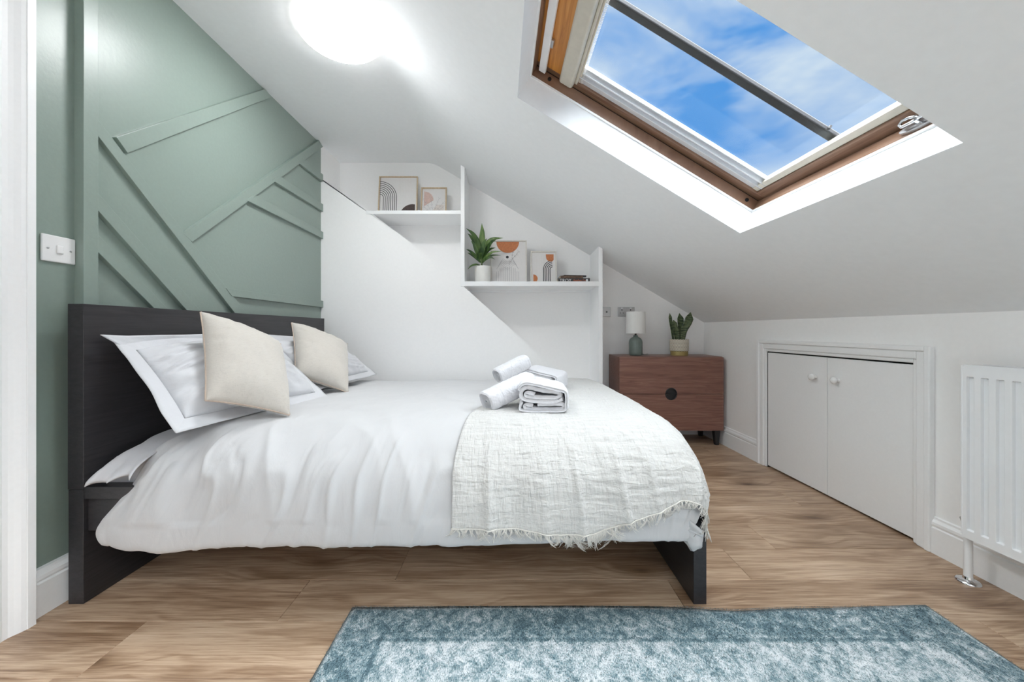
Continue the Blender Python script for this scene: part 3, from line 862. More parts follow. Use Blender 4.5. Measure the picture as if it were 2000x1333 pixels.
for tb in (-0.5, -0.05):
    m_ = MB(); rbx(m_, tb, tb + 0.03, 0.001, 0.035, 0.3, 0.7); m_.build('wall_bracket', 'radiator_white', rd)
pc = RW + WD * 0.018 + WN * 0.088
m_ = MB(); m_.tube([pc + Vector((0, 0, 0.004)), pc + Vector((0, 0, 0.19))], 0.0115, 18); m_.build('pipe', 'radiator_white', rd, smooth=True, angle=50)
MB().lathe([(0.033, 0.0), (0.033, 0.003), (0.028, 0.008), (0.014, 0.012), (0.012, 0.02)], pc, 32).build('floor_collar', 'chrome', rd, smooth=True, angle=50)
m_ = MB(); m_.tube([pc + Vector((0, 0, 0.16)), pc + Vector((0, 0, 0.215))], 0.014, 8); m_.tube([pc + Vector((0, 0, 0.2)), pc - WD * 0.03 + Vector((0, 0, 0.2))], 0.012, 8)
v_ = m_.build('valve', 'radiator_white', rd, smooth=True, angle=40)
m_ = MB(); m_.tube([pc + WN * -0.004 + WD * 0.014 + Vector((0, 0, 0.205)), pc + WD * 0.016 + Vector((0, 0, 0.222))], 0.008, 10); m_.build('valve_nut', 'brushed_steel', rd, smooth=True, angle=40)
m_ = MB(); m_.tube([pc + WD * 0.012 + WN * -0.004 + Vector((0, 0, 0.222)), pc + WD * 0.014 + WN * -0.006 + Vector((0, 0, 0.278))], 0.0055, 10); m_.build('drain_stem', 'radiator_white', rd, smooth=True, angle=40)

# light switch
sw_ = empty('light_switch', (XW, 1.233, 1.16), 'white single rocker light switch on the green wall by the door frame', 'switch')
MB().box(XW, XW + 0.0075, 1.1865, 1.2795, 1.122, 1.209).build('plate', 'white_plastic', sw_, bevel=0.006, seg=4)
MB().box(XW + 0.006, XW + 0.0125, 1.224, 1.242, 1.152, 1.178).build('rocker', 'white_plastic', sw_, bevel=0.002)
for y in (1.202, 1.264):
    MB().lathe([(0.003, 0), (0.003, 0.0012), (0.0005, 0.0015)], (XW + 0.0075, y, 1.165), 12, (1, 0, 0)).build('screw', 'brushed_steel', sw_, smooth=True)

# sockets on the back wall
def plate(x0, x1, z0, z1): return MB().box(x0, x1, YB - 0.008, YB, z0, z1)
so = empty('aerial_socket', (xx(1184, YB), YB, 0.98), 'small square grey aerial socket beside the white upright', 'socket')
x0 = xx(1192, YB) - 0.086
plate(x0, x0 + 0.086, 1.014, 1.098).build('plate', 'brushed_steel', so, bevel=0.003)
MB().lathe([(0.007, 0), (0.007, 0.004), (0.003, 0.004), (0.003, 0.012), (0.0005, 0.012)], (x0 + 0.052, YB - 0.008, 1.056), 16, (0, -1, 0)).build('aerial_pin', 'black_metal', so, smooth=True, angle=40)
so = empty('power_socket', (xx(1224, YB), YB, 0.98), 'steel double power socket on the wall behind the white lamp', 'socket')
x0 = xx(1206, YB)
plate(x0, x0 + 0.147, 1.014, 1.098).build('plate', 'brushed_steel', so, bevel=0.003)
for k in range(2):
    m_ = MB(); cx = x0 + 0.036 + k * 0.075
    m_.box(cx - 0.004, cx + 0.004, YB - 0.0086, YB - 0.004, 1.068, 1.078)
    for s_ in (-1, 1): m_.box(cx + s_ * 0.013 - 0.004, cx + s_ * 0.013 + 0.004, YB - 0.0086, YB - 0.004, 1.044, 1.050)
    m_.build('pin_holes', 'black_metal', so)
    MB().box(cx - 0.008 , cx + 0.008, YB - 0.012, YB - 0.007, 1.082, 1.094).build('switch_rocker', 'white_plastic', so, bevel=0.001)

# ceiling light
LX, LY = -0.828, 1.80
def flush_light(label, LX, LY, mat):
    cl = empty('ceiling_light', (LX, LY, ZC - 0.06), label, 'light')
    MB().lathe([(0.10, -0.030), (0.180, -0.030), (0.187, -0.026), (0.190, -0.018), (0.191, -0.004), (0.191, 0.003), (0.1, 0.004)], (LX, LY, ZC - 0.005), 72).build('base_ring', 'lamp_edge', cl, smooth=True, angle=60)
    MB().lathe([(0.002, -0.022), (0.06, -0.0212), (0.115, -0.018), (0.155, -0.012), (0.176, -0.004), (0.181, 0.001), (0.175, 0.002)], (LX, LY, ZC - 0.0365), 72).build('diffuser', mat, cl, smooth=True)
flush_light('round white flush ceiling light above the headboard, switched on', LX, LY, 'lamp_glow')
flush_light('round white flush ceiling light added behind the camera to brighten the room', -0.828, -0.35, 'added_lamp_glow')  # extra lamp out of view, added to brighten the right side of the room

# built-in shelving on the stair boxing
sh = empty('built_in_shelving', (0, YA, 1.0), 'white built-in stepped shelves with tall uprights above the stair boxing', 'shelf')
UX0, UX1 = xx(900), xx(907.5)
VX0, VX1 = xx(1169), xx(1177)
def roof_z(x, Y): # height of the slope
    p = Vector((x, Y, 0)); return RO.z - (EN.x * (x - RO.x) + EN.y * (Y - RO.y)) / EN.z
def upright(x0, x1, zb):
    m_ = MB(); e = 0.004
    lo = lambda x, y: (x, y, zb)
    hi = lambda x, y: (x, y, min(roof_z(x, y), ZC) - 0.001)
    q = [(x0, YA - e), (x1, YA - e), (x1, YB), (x0, YB)]
    m_.hexa([lo(*p) for p in q], [hi(*p) for p in q]); return m_.build('upright', 'white_gloss', sh, bevel=0.0015)
upright(UX0, UX1, zz(560)); upright(VX0, VX1, 0.002)
S1T, S1B, S2T, S2B = zz(411.5), zz(418.5), zz(550), zz(559)
MB().box(xx(715), UX0, YA - 0.003, YB, S1B, S1T).build('shelf', 'white_gloss', sh, bevel=0.0015)
MB().box(UX0 + 0.002, VX0, YA - 0.003, YB, S2B, S2T).build('shelf', 'white_gloss', sh, bevel=0.0015)
MB().box(UX1, VX0, YB - 0.03, YB, S2B - 0.02, S2B).build('batten', 'white_gloss', sh, bevel=0.001)

# ------------------------------------------------------------------ pictures on the shelves
def picture(label, x0, x1, zb, h, Yb, lean, frame_mat, fw_, draw, yaw=0.0, group=None):
    """a framed print leaning back; draw(m, W, H) fills shapes on the paper in (x, z) from its low left corner"""
    w = x1 - x0
    root = empty('picture_frame', ((x0 + x1) / 2, Yb, zb), label, 'picture')
    org = Vector((x0, Yb, zb)); rx = Vector((math.cos(yaw), math.sin(yaw), 0)); up = Vector((-math.sin(yaw) * math.sin(lean), math.sin(lean) * math.cos(yaw), math.cos(lean))); nn = rx.cross(up)   # towards us
    P = lambda x, z, d: org + rx * x + up * z + nn * d
    def bx(m_, xa, xb, za, zb_, da, db):
        m_.hexa([P(xa, za, da), P(xb, za, da), P(xb, zb_, da), P(xa, zb_, da)], [P(xa, za, db), P(xb, za, db), P(xb, zb_, db), P(xa, zb_, db)])
    m_ = MB(); t = 0.02
    bx(m_, 0, fw_, 0, h, 0, t); bx(m_, w - fw_, w, 0, h, 0, t); bx(m_, fw_, w - fw_, 0, fw_, 0, t); bx(m_, fw_, w - fw_, h - fw_, h, 0, t)
    m_.build('frame', frame_mat, root, bevel=0.001)
    m_ = MB(); bx(m_, fw_, w - fw_, fw_, h - fw_, 0.002, 0.009)
    pr = m_.build('print', 'paper', root)
    W_, H_ = w - 2 * fw_, h - 2 * fw_
    layers = {}
    class D:
        z = 0
        def _m(s, mat): return layers.setdefault(mat, MB())
        def poly(s, pts, mat, lift=0.0):
            m2 = s._m(mat); d0 = 0.0092 + lift
            pts = [(min(max(x, 0), W_), min(max(z, 0), H_)) for x, z in pts]
            m2.prism([P(fw_ + x, fw_ + z, d0) for x, z in pts], nn * 0.0004)
        def line(s, pts, t_, mat, lift=0.0):
            for (xa, za), (xb, zb_) in zip(pts, pts[1:]):
                if max(xa, xb) < 0 or min(xa, xb) > W_ or max(za, zb_) < 0 or min(za, zb_) > H_: continue
                l_ = math.hypot(xb - xa, zb_ - za) or 1e-6
                nx, nz = -(zb_ - za) / l_ * t_ / 2, (xb - xa) / l_ * t_ / 2
                s.poly([(xa - nx, za - nz), (xb - nx, zb_ - nz), (xb + nx, zb_ + nz), (xa + nx, za + nz)], mat, lift)
    class D2(D):
        def poly(s, pts, mat, lift=0.0):
            d0 = 0.0092 + lift
            pts = [(min(max(x, 0), W_), min(max(z, 0), H_)) for x, z in pts]
            if mat == 'ink_line':
                pass
            m2 = MB(); m2.prism([P(fw_ + x, fw_ + z, d0) for x, z in pts], nn * 0.0004); m2.build('motif', mat, pr)
        def line(s, pts, t_, mat, lift=0.0):
            D.line(s.base, pts, t_, mat, lift)
    dd = D2(); dd.base = D(); draw(dd, W_, H_)
    for mt, mm in layers.items():
        mm.build('line_drawing', mt, pr)['kind'] = 'stuff'
    return root
arc = lambda cx, cz, r_, a0, a1, n_=14: [(cx + r_ * math.cos(math.radians(a0 + (a1 - a0) * k / n_)), cz + r_ * math.sin(math.radians(a0 + (a1 - a0) * k / n_))) for k in range(n_ + 1)]
def art1(d, W, H):
    for k in range(8):
        r_ = 0.034 + k * 0.0155
        d.line(arc(-0.002, H * 0.475, r_, 90, 0), 0.0048, 'ink_black')
        d.line([(-0.002 + r_, H * 0.475), (-0.002 + r_, 0)], 0.0048, 'ink_black')
    d.line([(0.0035, 0), (0.0035, H)], 0.0025, 'ink_brown')
    for k in range(9): d.line([(W * 0.52 + k * 0.013, H * 0.62), (W * 0.52 + k * 0.013, H)], 0.0010, 'ink_blush')
    d.poly([(x, z) for x, z in arc(W * 0.90, 0.0, 0.106, 178, 90)] + [(W - 0.012, 0.104), (W - 0.012, 0)], 'ink_brown')
def branch(d, pts, mat, leaf=0.012, both=True, t=0.0012, rnd=random.Random(2)):
    d.line(pts, t, mat, 0.0005)
    for i, ((xa, za), (xb, zb_)) in enumerate(zip(pts, pts[1:])):
        for s_ in ((-1, 1) if both else (1,)):
            a = math.atan2(zb_ - za, xb - xa) + s_ * (0.6 + 0.4 * rnd.random())
            lx, lz = xb + leaf * math.cos(a), zb_ + leaf * math.sin(a)
            d.line([(xb, zb_), ((xb + lx) / 2 + 0.002 * s_, (zb_ + lz) / 2), (lx, lz)], t, mat, 0.0005)
def art2(d, W, H):
    m0 = 0.014
    d.poly([(m0, H * 0.36)] + arc(m0 + 0.002, H * 0.58, W * 0.40, 0, 90)[0:] + [(m0, H - m0)], 'ink_pink')
    d.poly([(W * 0.38, H * 0.13), (W - m0, H * 0.13), (W - m0, H * 0.42), (W * 0.62, H * 0.42)], 'ink_blush')
    for a in (62, 78, 96, 112, 50, 128):
        rr_ = math.radians(a); L = H * 0.62
        pts = [(W * 0.48 + math.cos(rr_) * L * k / 5 * (1 + 0.10 * k), 0.006 + math.sin(rr_) * L * k / 5) for k in range(6)]
        branch(d, pts, 'ink_grey', 0.016)
def art3(d, W, H):
    cx = W * 0.47
    d.poly(arc(cx, H - 0.002, W * 0.335, 180, 360, 24), 'ink_terracotta')
    d.poly(arc(W * 0.46, H * 0.625, 0.012, 0, 360, 16)[:-1], 'ink_black')
    for k in range(13):
        o = (k - 6) * 0.0155; x = cx + o
        top = H * 0.36 + 0.012 * math.cos(o * 28) - (0.02 if abs(k - 6) > 4 else 0)
        d.line([(x, 0), (x, top)], 0.0028, 'ink_grey')
    for k in range(5):
        zc_ = H * 0.36 + 0.011 + k * 0.0135; w_ = 0.094 - k * 0.009
        pts = [(cx + w_ * (j / 8), zc_ + 0.020 * math.cos(j / 8 * math.pi * 1.5) * (-1 if True else 1) * (1 - 0.3 * k / 4) - (0.02 if abs(j) > 6 else 0)) for j in range(-8, 9)]
        d.line(pts, 0.0016, 'ink_grey')
    branch(d, [(W * 0.52, H * 0.42), (W * 0.54, H * 0.50), (W * 0.60, H * 0.57), (W * 0.66, H * 0.63), (W * 0.73, H * 0.68), (W * 0.78, H * 0.75)], 'ink_brown', 0.015)
    branch(d, [(W * 0.60, H * 0.57), (W * 0.60, H * 0.66), (W * 0.62, H * 0.73), (W * 0.65, H * 0.80)], 'ink_brown', 0.012)
def art4(d, W, H):
    m0 = 0.014
    d.poly([(W * 0.60, H - m0 - 0.002), (W - m0, H - m0 - 0.002), (W - m0, H * 0.76)] + arc(W * 0.80, H * 0.84, 0.037, 300, 190, 8), 'ink_terracotta')
    d.poly([(m0, H * 0.03)] + arc(m0, H * 0.14, 0.036, -90, 90, 14), 'ink_terracotta')
    for k in range(5):
        r_ = 0.022 + k * 0.0135; cx = W * 0.88; cz = H * 0.44
        d.line(arc(cx, cz, r_, 92, 180), 0.0062, 'ink_black'); d.line([(cx - r_, cz), (cx - r_, 0)], 0.0062, 'ink_black')
    for k in range(4): d.line([(W * 0.22 + k * 0.02, H * 0.3), (W * 0.22 + k * 0.02, H * 0.9)], 0.001, 'ink_blush')
YP = 3.10
pxx = lambda u: xx(u, YP)
picture('large framed print of black arching lines on the upper shelf', pxx(739), pxx(815), S1T, 0.352, YP, 0.10, 'frame_oak', 0.008, art1)
picture('small framed print of grey sprigs over pink on the upper shelf', pxx(822), pxx(872), S1T, 0.258, YP, 0.12, 'frame_oak', 0.010, art2)
picture('large framed print with terracotta half circle on the lower shelf', pxx(958), pxx(1029), S2T, 0.372, YP, 0.11, 'frame_pale', 0.009, art3)
picture('small framed print with black arches and two terracotta shapes', pxx(1036), pxx(1087.5), S2T, 0.282, YP, 0.14, 'frame_pale', 0.010, art4)

# ------------------------------------------------------------------ plants
def leaf_mesh(pts, wmax, facing, tipw=0.05, prof=None, fold=0.25, th=0.0012, nseg=14):
    """blade along a bent spine, folded along the midrib"""
    pts = [Vector(p) for p in pts]
    # resample with Catmull-Rom
    def cr(p0, p1, p2, p3, t):
        return 0.5 * ((2 * p1) + (p2 - p0) * t + (2 * p0 - 5 * p1 + 4 * p2 - p3) * t * t + (3 * p1 - p0 - 3 * p2 + p3) * t ** 3)
    ex = [pts[0] * 2 - pts[1]] + pts + [pts[-1] * 2 - pts[-2]]
    sp_ = []
    for k in range(nseg + 1):
        g = k / nseg * (len(pts) - 1); i = min(int(g), len(pts) - 2); sp_.append(cr(ex[i], ex[i + 1], ex[i + 2], ex[i + 3], g - i))
    m_ = MB(); vs = []; fs = []
    F_ = Vector(facing).normalized()
    for k, p in enumerate(sp_):
        t = (sp_[min(k + 1, nseg)] - sp_[max(k - 1, 0)]).normalized()
        side = t.cross(F_).normalized(); up = side.cross(t)
        q = k / nseg
        w = wmax * (prof(q) if prof else (math.sin(math.pi * min(1, q ** 0.75 * 0.97 + 0.05)) ** 0.8))
        w = max(w, 0.0006) / 2
        for s_ in (-1, -0.5, 0, 0.5, 1):
            vs.append(p + side * w * s_ + up * (abs(s_) * w * fold))
        for s_ in (1, 0.5, 0, -0.5, -1):
            vs.append(p + side * w * s_ * 0.96 + up * (abs(s_) * w * fold - th))
    for k in range(nseg):
        for j in range(10):
            a = k * 10 + j; b2 = k * 10 + (j + 1) % 10
            fs.append((a, b2, b2 + 10, a + 10))
    m_.add(vs, fs); return m_
YPL = 3.03
pot = empty('potted_dracaena', (xx(943, YPL), YPL, S2T), 'leafy green plant in a white pot on the lower shelf', 'plant')
ps = YPL / F
MB().lathe([(0.050, 0), (0.058, 0.003), (0.0625, 0.02), (0.066, 0.13), (0.064, 0.134), (0.0605, 0.13), (0.058, 0.115), (0.002, 0.112)], (xx(943, YPL), YPL, S2T + 0.001), 40).build('pot', 'ceramic_white', pot, smooth=True, angle=50)
MB().lathe([(0.002, 0), (0.057, 0.0), (0.05, 0.006), (0.002, 0.010)], (xx(943, YPL), YPL, S2T + 0.110), 24).build('soil', 'soil', pot, smooth=True)
def pu(u, v, dy=0.0): return U(u, v, YPL + dy)
MB().tube([Vector((xx(942, YPL), YPL, S2T + 0.11)), pu(940, 505), pu(939, 490)], [0.007, 0.006, 0.005], 10).build('stem', 'stem_green', pot, smooth=True)
LV = [
    ([(940, 500, 0), (941, 475, 0.0), (942, 455, -.01), (941, 436, -.02)], 0.052, 1),
    ([(939, 500, 0), (934, 478, -.02), (924, 458, -.05), (909, 446, -.07)], 0.045, 0),
    ([(939, 502, 0), (930, 480, 0.02), (920, 463, 0.03), (908, 456, 0.02)], 0.030, 0),
    ([(941, 500, 0), (950, 480, -.03), (962, 468, -.05), (983, 465, -.05)], 0.046, 1),
    ([(941, 502, 0), (952, 486, -.06), (960, 474, -.10), (972, 466, -.13)], 0.036, 0),
    ([(938, 508, 0), (932, 492, -.05), (926, 478, -.07), (920, 471, -.09)], 0.038, 0),
    ([(939, 512, 0), (928, 500, -.03), (918, 491, -.05), (907, 487, -.06)], 0.026, 0),
    ([(939, 514, 0), (929, 504, 0.02), (919, 497, 0.02), (909, 494, 0.02)], 0.020, 0),
    ([(941, 508, 0), (950, 494, -.04), (958, 487, -.06), (968, 484, -.07)], 0.028, 0),
    ([(941, 511, 0), (950, 502, -.05), (962, 493, -.08), (980, 491, -.09)], 0.026, 1),
    ([(941, 514, 0), (951, 505, -.02), (962, 499, -.04), (978, 499, -.05)], 0.022, 0),
    ([(941, 516, 0), (949, 507, -.07), (958, 503, -.09), (967, 507, -.10)], 0.022, 0),
    ([(940, 506, 0), (943, 488, -.07), (946, 474, -.09), (951, 466, -.10)], 0.036, 0),
    ([(940, 506, 0), (936, 490, 0.03), (935, 474, 0.05), (938, 462, 0.06)], 0.034, 0),
    ([(939, 519, 0), (930, 517, -.05), (920, 520, -.07), (913, 527, -.07)], 0.018, 0),
    ([(940, 504, 0), (943, 490, 0.05), (952, 480, 0.07), (960, 476, 0.09)], 0.030, 0),
]
for P_, w, lt in LV:
    leaf_mesh([Vector((max(q.x, -0.364), q.y, q.z)) for q in (pu(*p) for p in P_)], w, (0, -1, 0.35)).build('leaf', 'dracaena_leaf_light' if lt else 'dracaena_leaf', pot, smooth=True)

# snake plant on the chest
CZ = 0.692
YS = 3.07
sx_ = xx(1326.5, YS)
sn = empty('potted_snake_plant', (sx_, YS, CZ), 'upright striped snake plant in a patterned pot with a gold base on the chest', 'plant')
MB().lathe([(0.064, 0), (0.067, 0.002), (0.0675, 0.036), (0.0645, 0.037)], (sx_, YS, CZ), 40).build('pot_base', 'gold_band', sn, smooth=True, angle=40)
MB().lathe([(0.068, 0.0365), (0.0725, 0.0385), (0.0735, 0.129), (0.072, 0.132), (0.069, 0.129), (0.068, 0.115), (0.002, 0.113)], (sx_, YS, CZ), 48).build('pot', 'pot_pattern', sn, smooth=True, angle=40)
MB().lathe([(0.002, 0), (0.067, 0.0), (0.05, 0.005), (0.002, 0.007)], (sx_, YS, CZ + 0.112), 24).build('soil', 'soil', sn, smooth=True)
su = lambda u, v, dy=0: U(u, v, YS + dy)
sprof = lambda q: 0.55 + 0.55 * math.sin(q * 2.2) if q < 0.8 else max(0.02, (0.55 + 0.55 * math.sin(q * 2.2)) * (1 - q) / 0.2)
for P_, w, pr_ in (
    ([(1315, 668, 0), (1312, 645, 0), (1309, 625, 0), (1308, 612, 0)], 0.026, None),
    ([(1320, 668, -.02), (1319, 650, -.02), (1317, 636, -.02), (1315, 625, -.02)], 0.040, None),
    ([(1328, 668, .02), (1328, 645, .02), (1328, 628, .02), (1327, 612, .02)], 0.050, None),
    ([(1332, 668, -.01), (1335, 645, -.01), (1343, 628, -.02), (1349, 610, -.02)], 0.062, None),
    ([(1324, 668, -.03), (1323, 655, -.03), (1321, 645, -.03), (1318, 637, -.03)], 0.038, None)):
    leaf_mesh([su(*p) for p in P_], w, (0.1, -1, 0.1), prof=sprof, fold=0.35, th=0.002).build('leaf', 'snake_leaf', sn, smooth=True)

# table lamp
YL = 3.06
lx = xx(1241.5, YL)
tl = empty('table_lamp', (lx, YL, CZ), 'small lamp with a grey-green ribbed bottle base and white drum shade', 'lamp')
m_ = MB(); prof_ = [(0.045, 0), (0.051, 0.004), (0.0525, 0.015), (0.0525, 0.105), (0.050, 0.122), (0.042, 0.137), (0.028, 0.147), (0.019, 0.152), (0.0175, 0.160), (0.019, 0.164), (0.012, 0.166)]
vs = []; fs = []; seg = 96
for r_, h in prof_:
    for k in range(seg):
        a = 2 * math.pi * k / seg; rr_ = r_ * (1 + (0.022 * (0.5 + 0.5 * math.cos(24 * a)) if 0.01 < h < 0.14 else 0))
        vs.append((lx + rr_ * math.cos(a), YL + rr_ * math.sin(a), CZ + h))
for i in range(len(prof_) - 1):
    for k in range(seg): q = (k + 1) % seg; fs.append((i * seg + k, i * seg + q, (i + 1) * seg + q, (i + 1) * seg + k))
fs.append(tuple(range(seg - 1, -1, -1))); m_.add(vs, fs)
m_.build('lamp_base', 'ceramic_green', tl, smooth=True, angle=60)
MB().lathe([(0.008, 0.160), (0.008, 0.20), (0.014, 0.202), (0.014, 0.235), (0.004, 0.237)], (lx, YL, CZ), 16).build('bulb_holder', 'black_metal', tl, smooth=True, angle=40)
m_ = MB(); vs = []; fs = []
for r_, h in ((0.0765, 0.180), (0.0785, 0.180), (0.0755, 0.357), (0.0735, 0.357)):
    vs += [(lx + r_ * math.cos(2 * math.pi * k / 64), YL + r_ * math.sin(2 * math.pi * k / 64), CZ + h) for k in range(64)]
for i in range(4):
    for k in range(64): q = (k + 1) % 64; j = (i + 1) % 4; fs.append((i * 64 + k, i * 64 + q, j * 64 + q, j * 64 + k))
m_.add(vs, fs)
shd = m_.build('lamp_shade', 'shade_cloth', tl, smooth=True, angle=40)
m_ = MB()
for k in range(3):
    a = 2 * math.pi * k / 3 + 0.4; m_.tube([(lx, YL, CZ + 0.200), (lx + 0.077 * math.cos(a), YL + 0.077 * math.sin(a), CZ + 0.2)], 0.0012, 6)
m_.build('spider', 'chrome', shd)
m_ = MB(); cz_ = CZ + 0.004
m_.tube([(lx + 0.05, YL, cz_), (lx + 0.08, YL + 0.04, cz_), (lx + 0.11, YL + 0.03, cz_ + 0.006), (lx + 0.10, YL - 0.01, cz_), (lx + 0.07, YL + 0.0, cz_ + 0.004), (lx + 0.09, YL + 0.06, cz_), (lx + 0.10, YL + 0.14, cz_), (lx + 0.05, YL + 0.165, cz_), (lx + 0.02, YL + 0.168, cz_ - 0.2)], 0.0025, 8)
m_.build('cord', 'cable_grey', tl, smooth=True)

# ------------------------------------------------------------------ chest of drawers
CX0, CX1, CYF, CYB = 0.832, 1.640, 2.915, 3.205
ch = empty('chest_of_drawers', ((CX0 + CX1) / 2, (CYF + CYB) / 2, 0), 'low walnut chest with two wide drawers and a round black handle', 'chest')
m_ = MB()
m_.box(CX0, CX0 + 0.018, CYF, CYB, 0.118, CZ - 0.018); m_.box(CX1 - 0.018, CX1, CYF, CYB, 0.118, CZ - 0.018)
m_.box(CX0, CX1, CYF, CYB, 0.118, 0.136); m_.box(CX0, CX1, CYB - 0.012, CYB, 0.118, CZ - 0.018)
m_.build('carcass', 'walnut', ch, bevel=0.001)
MB().box(CX0, CX1, CYF - 0.002, CYB, CZ - 0.018, CZ).build('top', 'walnut', ch, bevel=0.001)
hx = xx(1311, CYF - 0.02); hz = 0.404
m0_ = 0.004
def half_disc(sign, r_=0.0455, k_=24):
    return [(hx + r_ * math.cos(math.pi * i / k_), hz + sign * (0.002 + r_ * math.sin(math.pi * i / k_))) for i in range(k_ + 1)]
def drawer(z0, z1, sign):
    # front panel with the round bite cut out for the handle
    m_ = MB(); bite = half_disc(sign)
    e_ = z0 if sign > 0 else z1
    x0_, x1_ = CX0 + 0.001, CX1 - 0.001
    far_ = z1 if sign > 0 else z0
    bite = [(x, e_ if i in (0, len(bite) - 1) else z) for i, (x, z) in enumerate(bite)]
    poly = [(x0_, e_)] + bite[::-1] + [(x1_, e_)]
    # strip from bite curve to the far edge, so that all faces stay simple
    vs = []; fs = []
    n_ = len(poly)
    for yy in (CYF - 0.020, CYF - 0.001):
        for x, z in poly: vs.append((x, yy, z))
        for x, z in poly: vs.append((x, yy, far_))
    for i in range(n_ - 1):
        fs.append((i, i + 1, n_ + i + 1, n_ + i)); fs.append((2 * n_ + i, 2 * n_ + n_ + i, 2 * n_ + n_ + i + 1, 2 * n_ + i + 1))
        fs.append((i, 2 * n_ + i, 2 * n_ + i + 1, i + 1)); fs.append((n_ + i, n_ + i + 1, 3 * n_ + i + 1, 3 * n_ + i))
    fs.append((0, n_, 3 * n_, 2 * n_)); fs.append((n_ - 1, 3 * n_ - 1, 4 * n_ - 1, 2 * n_ - 1))
    m_.add(vs, fs)
    dr = m_.build('drawer', 'walnut', ch)
    m_ = MB(); poly = half_disc(sign, 0.0452)
    m_.prism([(x, CYF - 0.010, z) for x, z in poly], (0, 0.006, 0))
    m_.build('handle_cup', 'black_metal', dr)
    m_ = MB(); pts = [(x, CYF - 0.019, z) for x, z in half_disc(sign, 0.0425)]
    m_.tube(pts, 0.0042, 8); m_.tube([pts[0], pts[-1]], 0.003, 8)
    m_.build('handle_rim', 'black_metal', dr, smooth=True)
drawer(hz + 0.002, CZ - 0.004, 1); drawer(0.120, hz - 0.002, -1)
for x in (CX0 + 0.04, CX1 - 0.042):
    for y in (CYF + 0.0, CYB - 0.045):
        MB().hexa([(x - 0.011, y, 0.001), (x + 0.016, y, 0.001), (x + 0.016, y + 0.027, 0.001), (x - 0.011, y + 0.027, 0.001)], [(x - 0.02, y - 0.004, 0.118), (x + 0.024, y - 0.004, 0.118), (x + 0.024, y + 0.04, 0.118), (x - 0.02, y + 0.04, 0.118)]).build('leg', 'black_metal', ch, bevel=0.001)

# ------------------------------------------------------------------ books
YBK = 3.0
def book(label, x0, x1, z0, h, y0, depth, yaw, mat, group='paperbacks lying on the lower shelf', pages_left=False):
    root = empty('book', (x0, y0, z0), label, 'book')
    c, s_ = math.cos(yaw), math.sin(yaw); L = x1 - x0
    def T(x, y, z): return Vector((x0 + x * c - y * s_, y0 + x * s_ + y * c, z0 + z))
    def hb(m_, xa, xb, ya, yb, za, zb_): m_.hexa([T(xa, ya, za), T(xb, ya, za), T(xb, yb, za), T(xa, yb, za)], [T(xa, ya, zb_), T(xb, ya, zb_), T(xb, yb, zb_), T(xa, yb, zb_)])
    t = 0.0012
    m_ = MB(); hb(m_, 0, L, 0, depth, 0, t); hb(m_, 0, L, 0, depth, h - t, h); hb(m_, 0, L, 0, t, t, h - t)
    m_.build('cover', mat, root)
    m_ = MB(); hb(m_, 0.002, L - 0.002, t, depth - 0.003, t, h - t); m_.build('pages', 'book_pages', root)
    return root, T
bz = S2T + 0.001
bx0, bx1 = xx(1090, YBK), xx(1152, YBK)
bk1, T1 = book('thick black paperback with white title on its spine, under the others', bx0, bx1, bz, 0.036, YBK, 0.13, 0.0, 'book_black')
bk2, T2 = book('worn brown paperback lying slanted in the middle of the pile', bx0 + 0.02, bx1 - 0.055, bz + 0.037, 0.019, YBK - 0.004, 0.125, 0.05, 'book_brown')
bk3, T3 = book('thin black paperback topmost on the pile of books', bx0 + 0.055, bx1 - 0.01, bz + 0.057, 0.014, YBK + 0.05, 0.12, 0.16, 'book_black')
bk4, T4 = book('small cream booklet sticking out at the right of the books', bx1 - 0.062, bx1 - 0.004, bz + 0.0372, 0.010, YBK + 0.04, 0.09, -0.4, 'book_white')
def text(s_, pos, size, mat, parent, name, ext=0.0004, shear=0.0):
    cu = bpy.data.curves.new(name, 'FONT'); cu.body = s_; cu.size = size; cu.extrude = ext; cu.shear = shear
    ob = bpy.data.objects.new(name, cu); COL.objects.link(ob)
    dg = bpy.context.evaluated_depsgraph_get(); dg.update()
    me = bpy.data.meshes.new_from_object(ob.evaluated_get(dg)); bpy.data.objects.remove(ob)
    M = Matrix.Translation(Vector(pos) - ORG[parent.name]) @ Matrix.Rotation(math.pi / 2, 4, 'X')
    me.transform(M); me.materials.clear(); me.materials.append(MATS[mat])
    o = bpy.data.objects.new(name, me); COL.objects.link(o); o.parent = parent; ORG[o.name] = ORG[parent.name]
    return o
text('TROY', T1(0.012, -0.0004, 0.006), 0.036, 'book_white', bk1, 'title')
text('Stephen Fry', T1(0.120, -0.0004, 0.013), 0.021, 'book_orange', bk1, 'author', shear=0.3)
m_ = MB(); m_.prism([T1(0.232 + 0.010 * math.cos(a), -0.0001, 0.020 + 0.010 * math.sin(a)) for a in np.linspace(0, 2 * math.pi, 13)[:-1]], (0, -0.0005, 0))
m_.build('emblem', 'book_white', bk1)

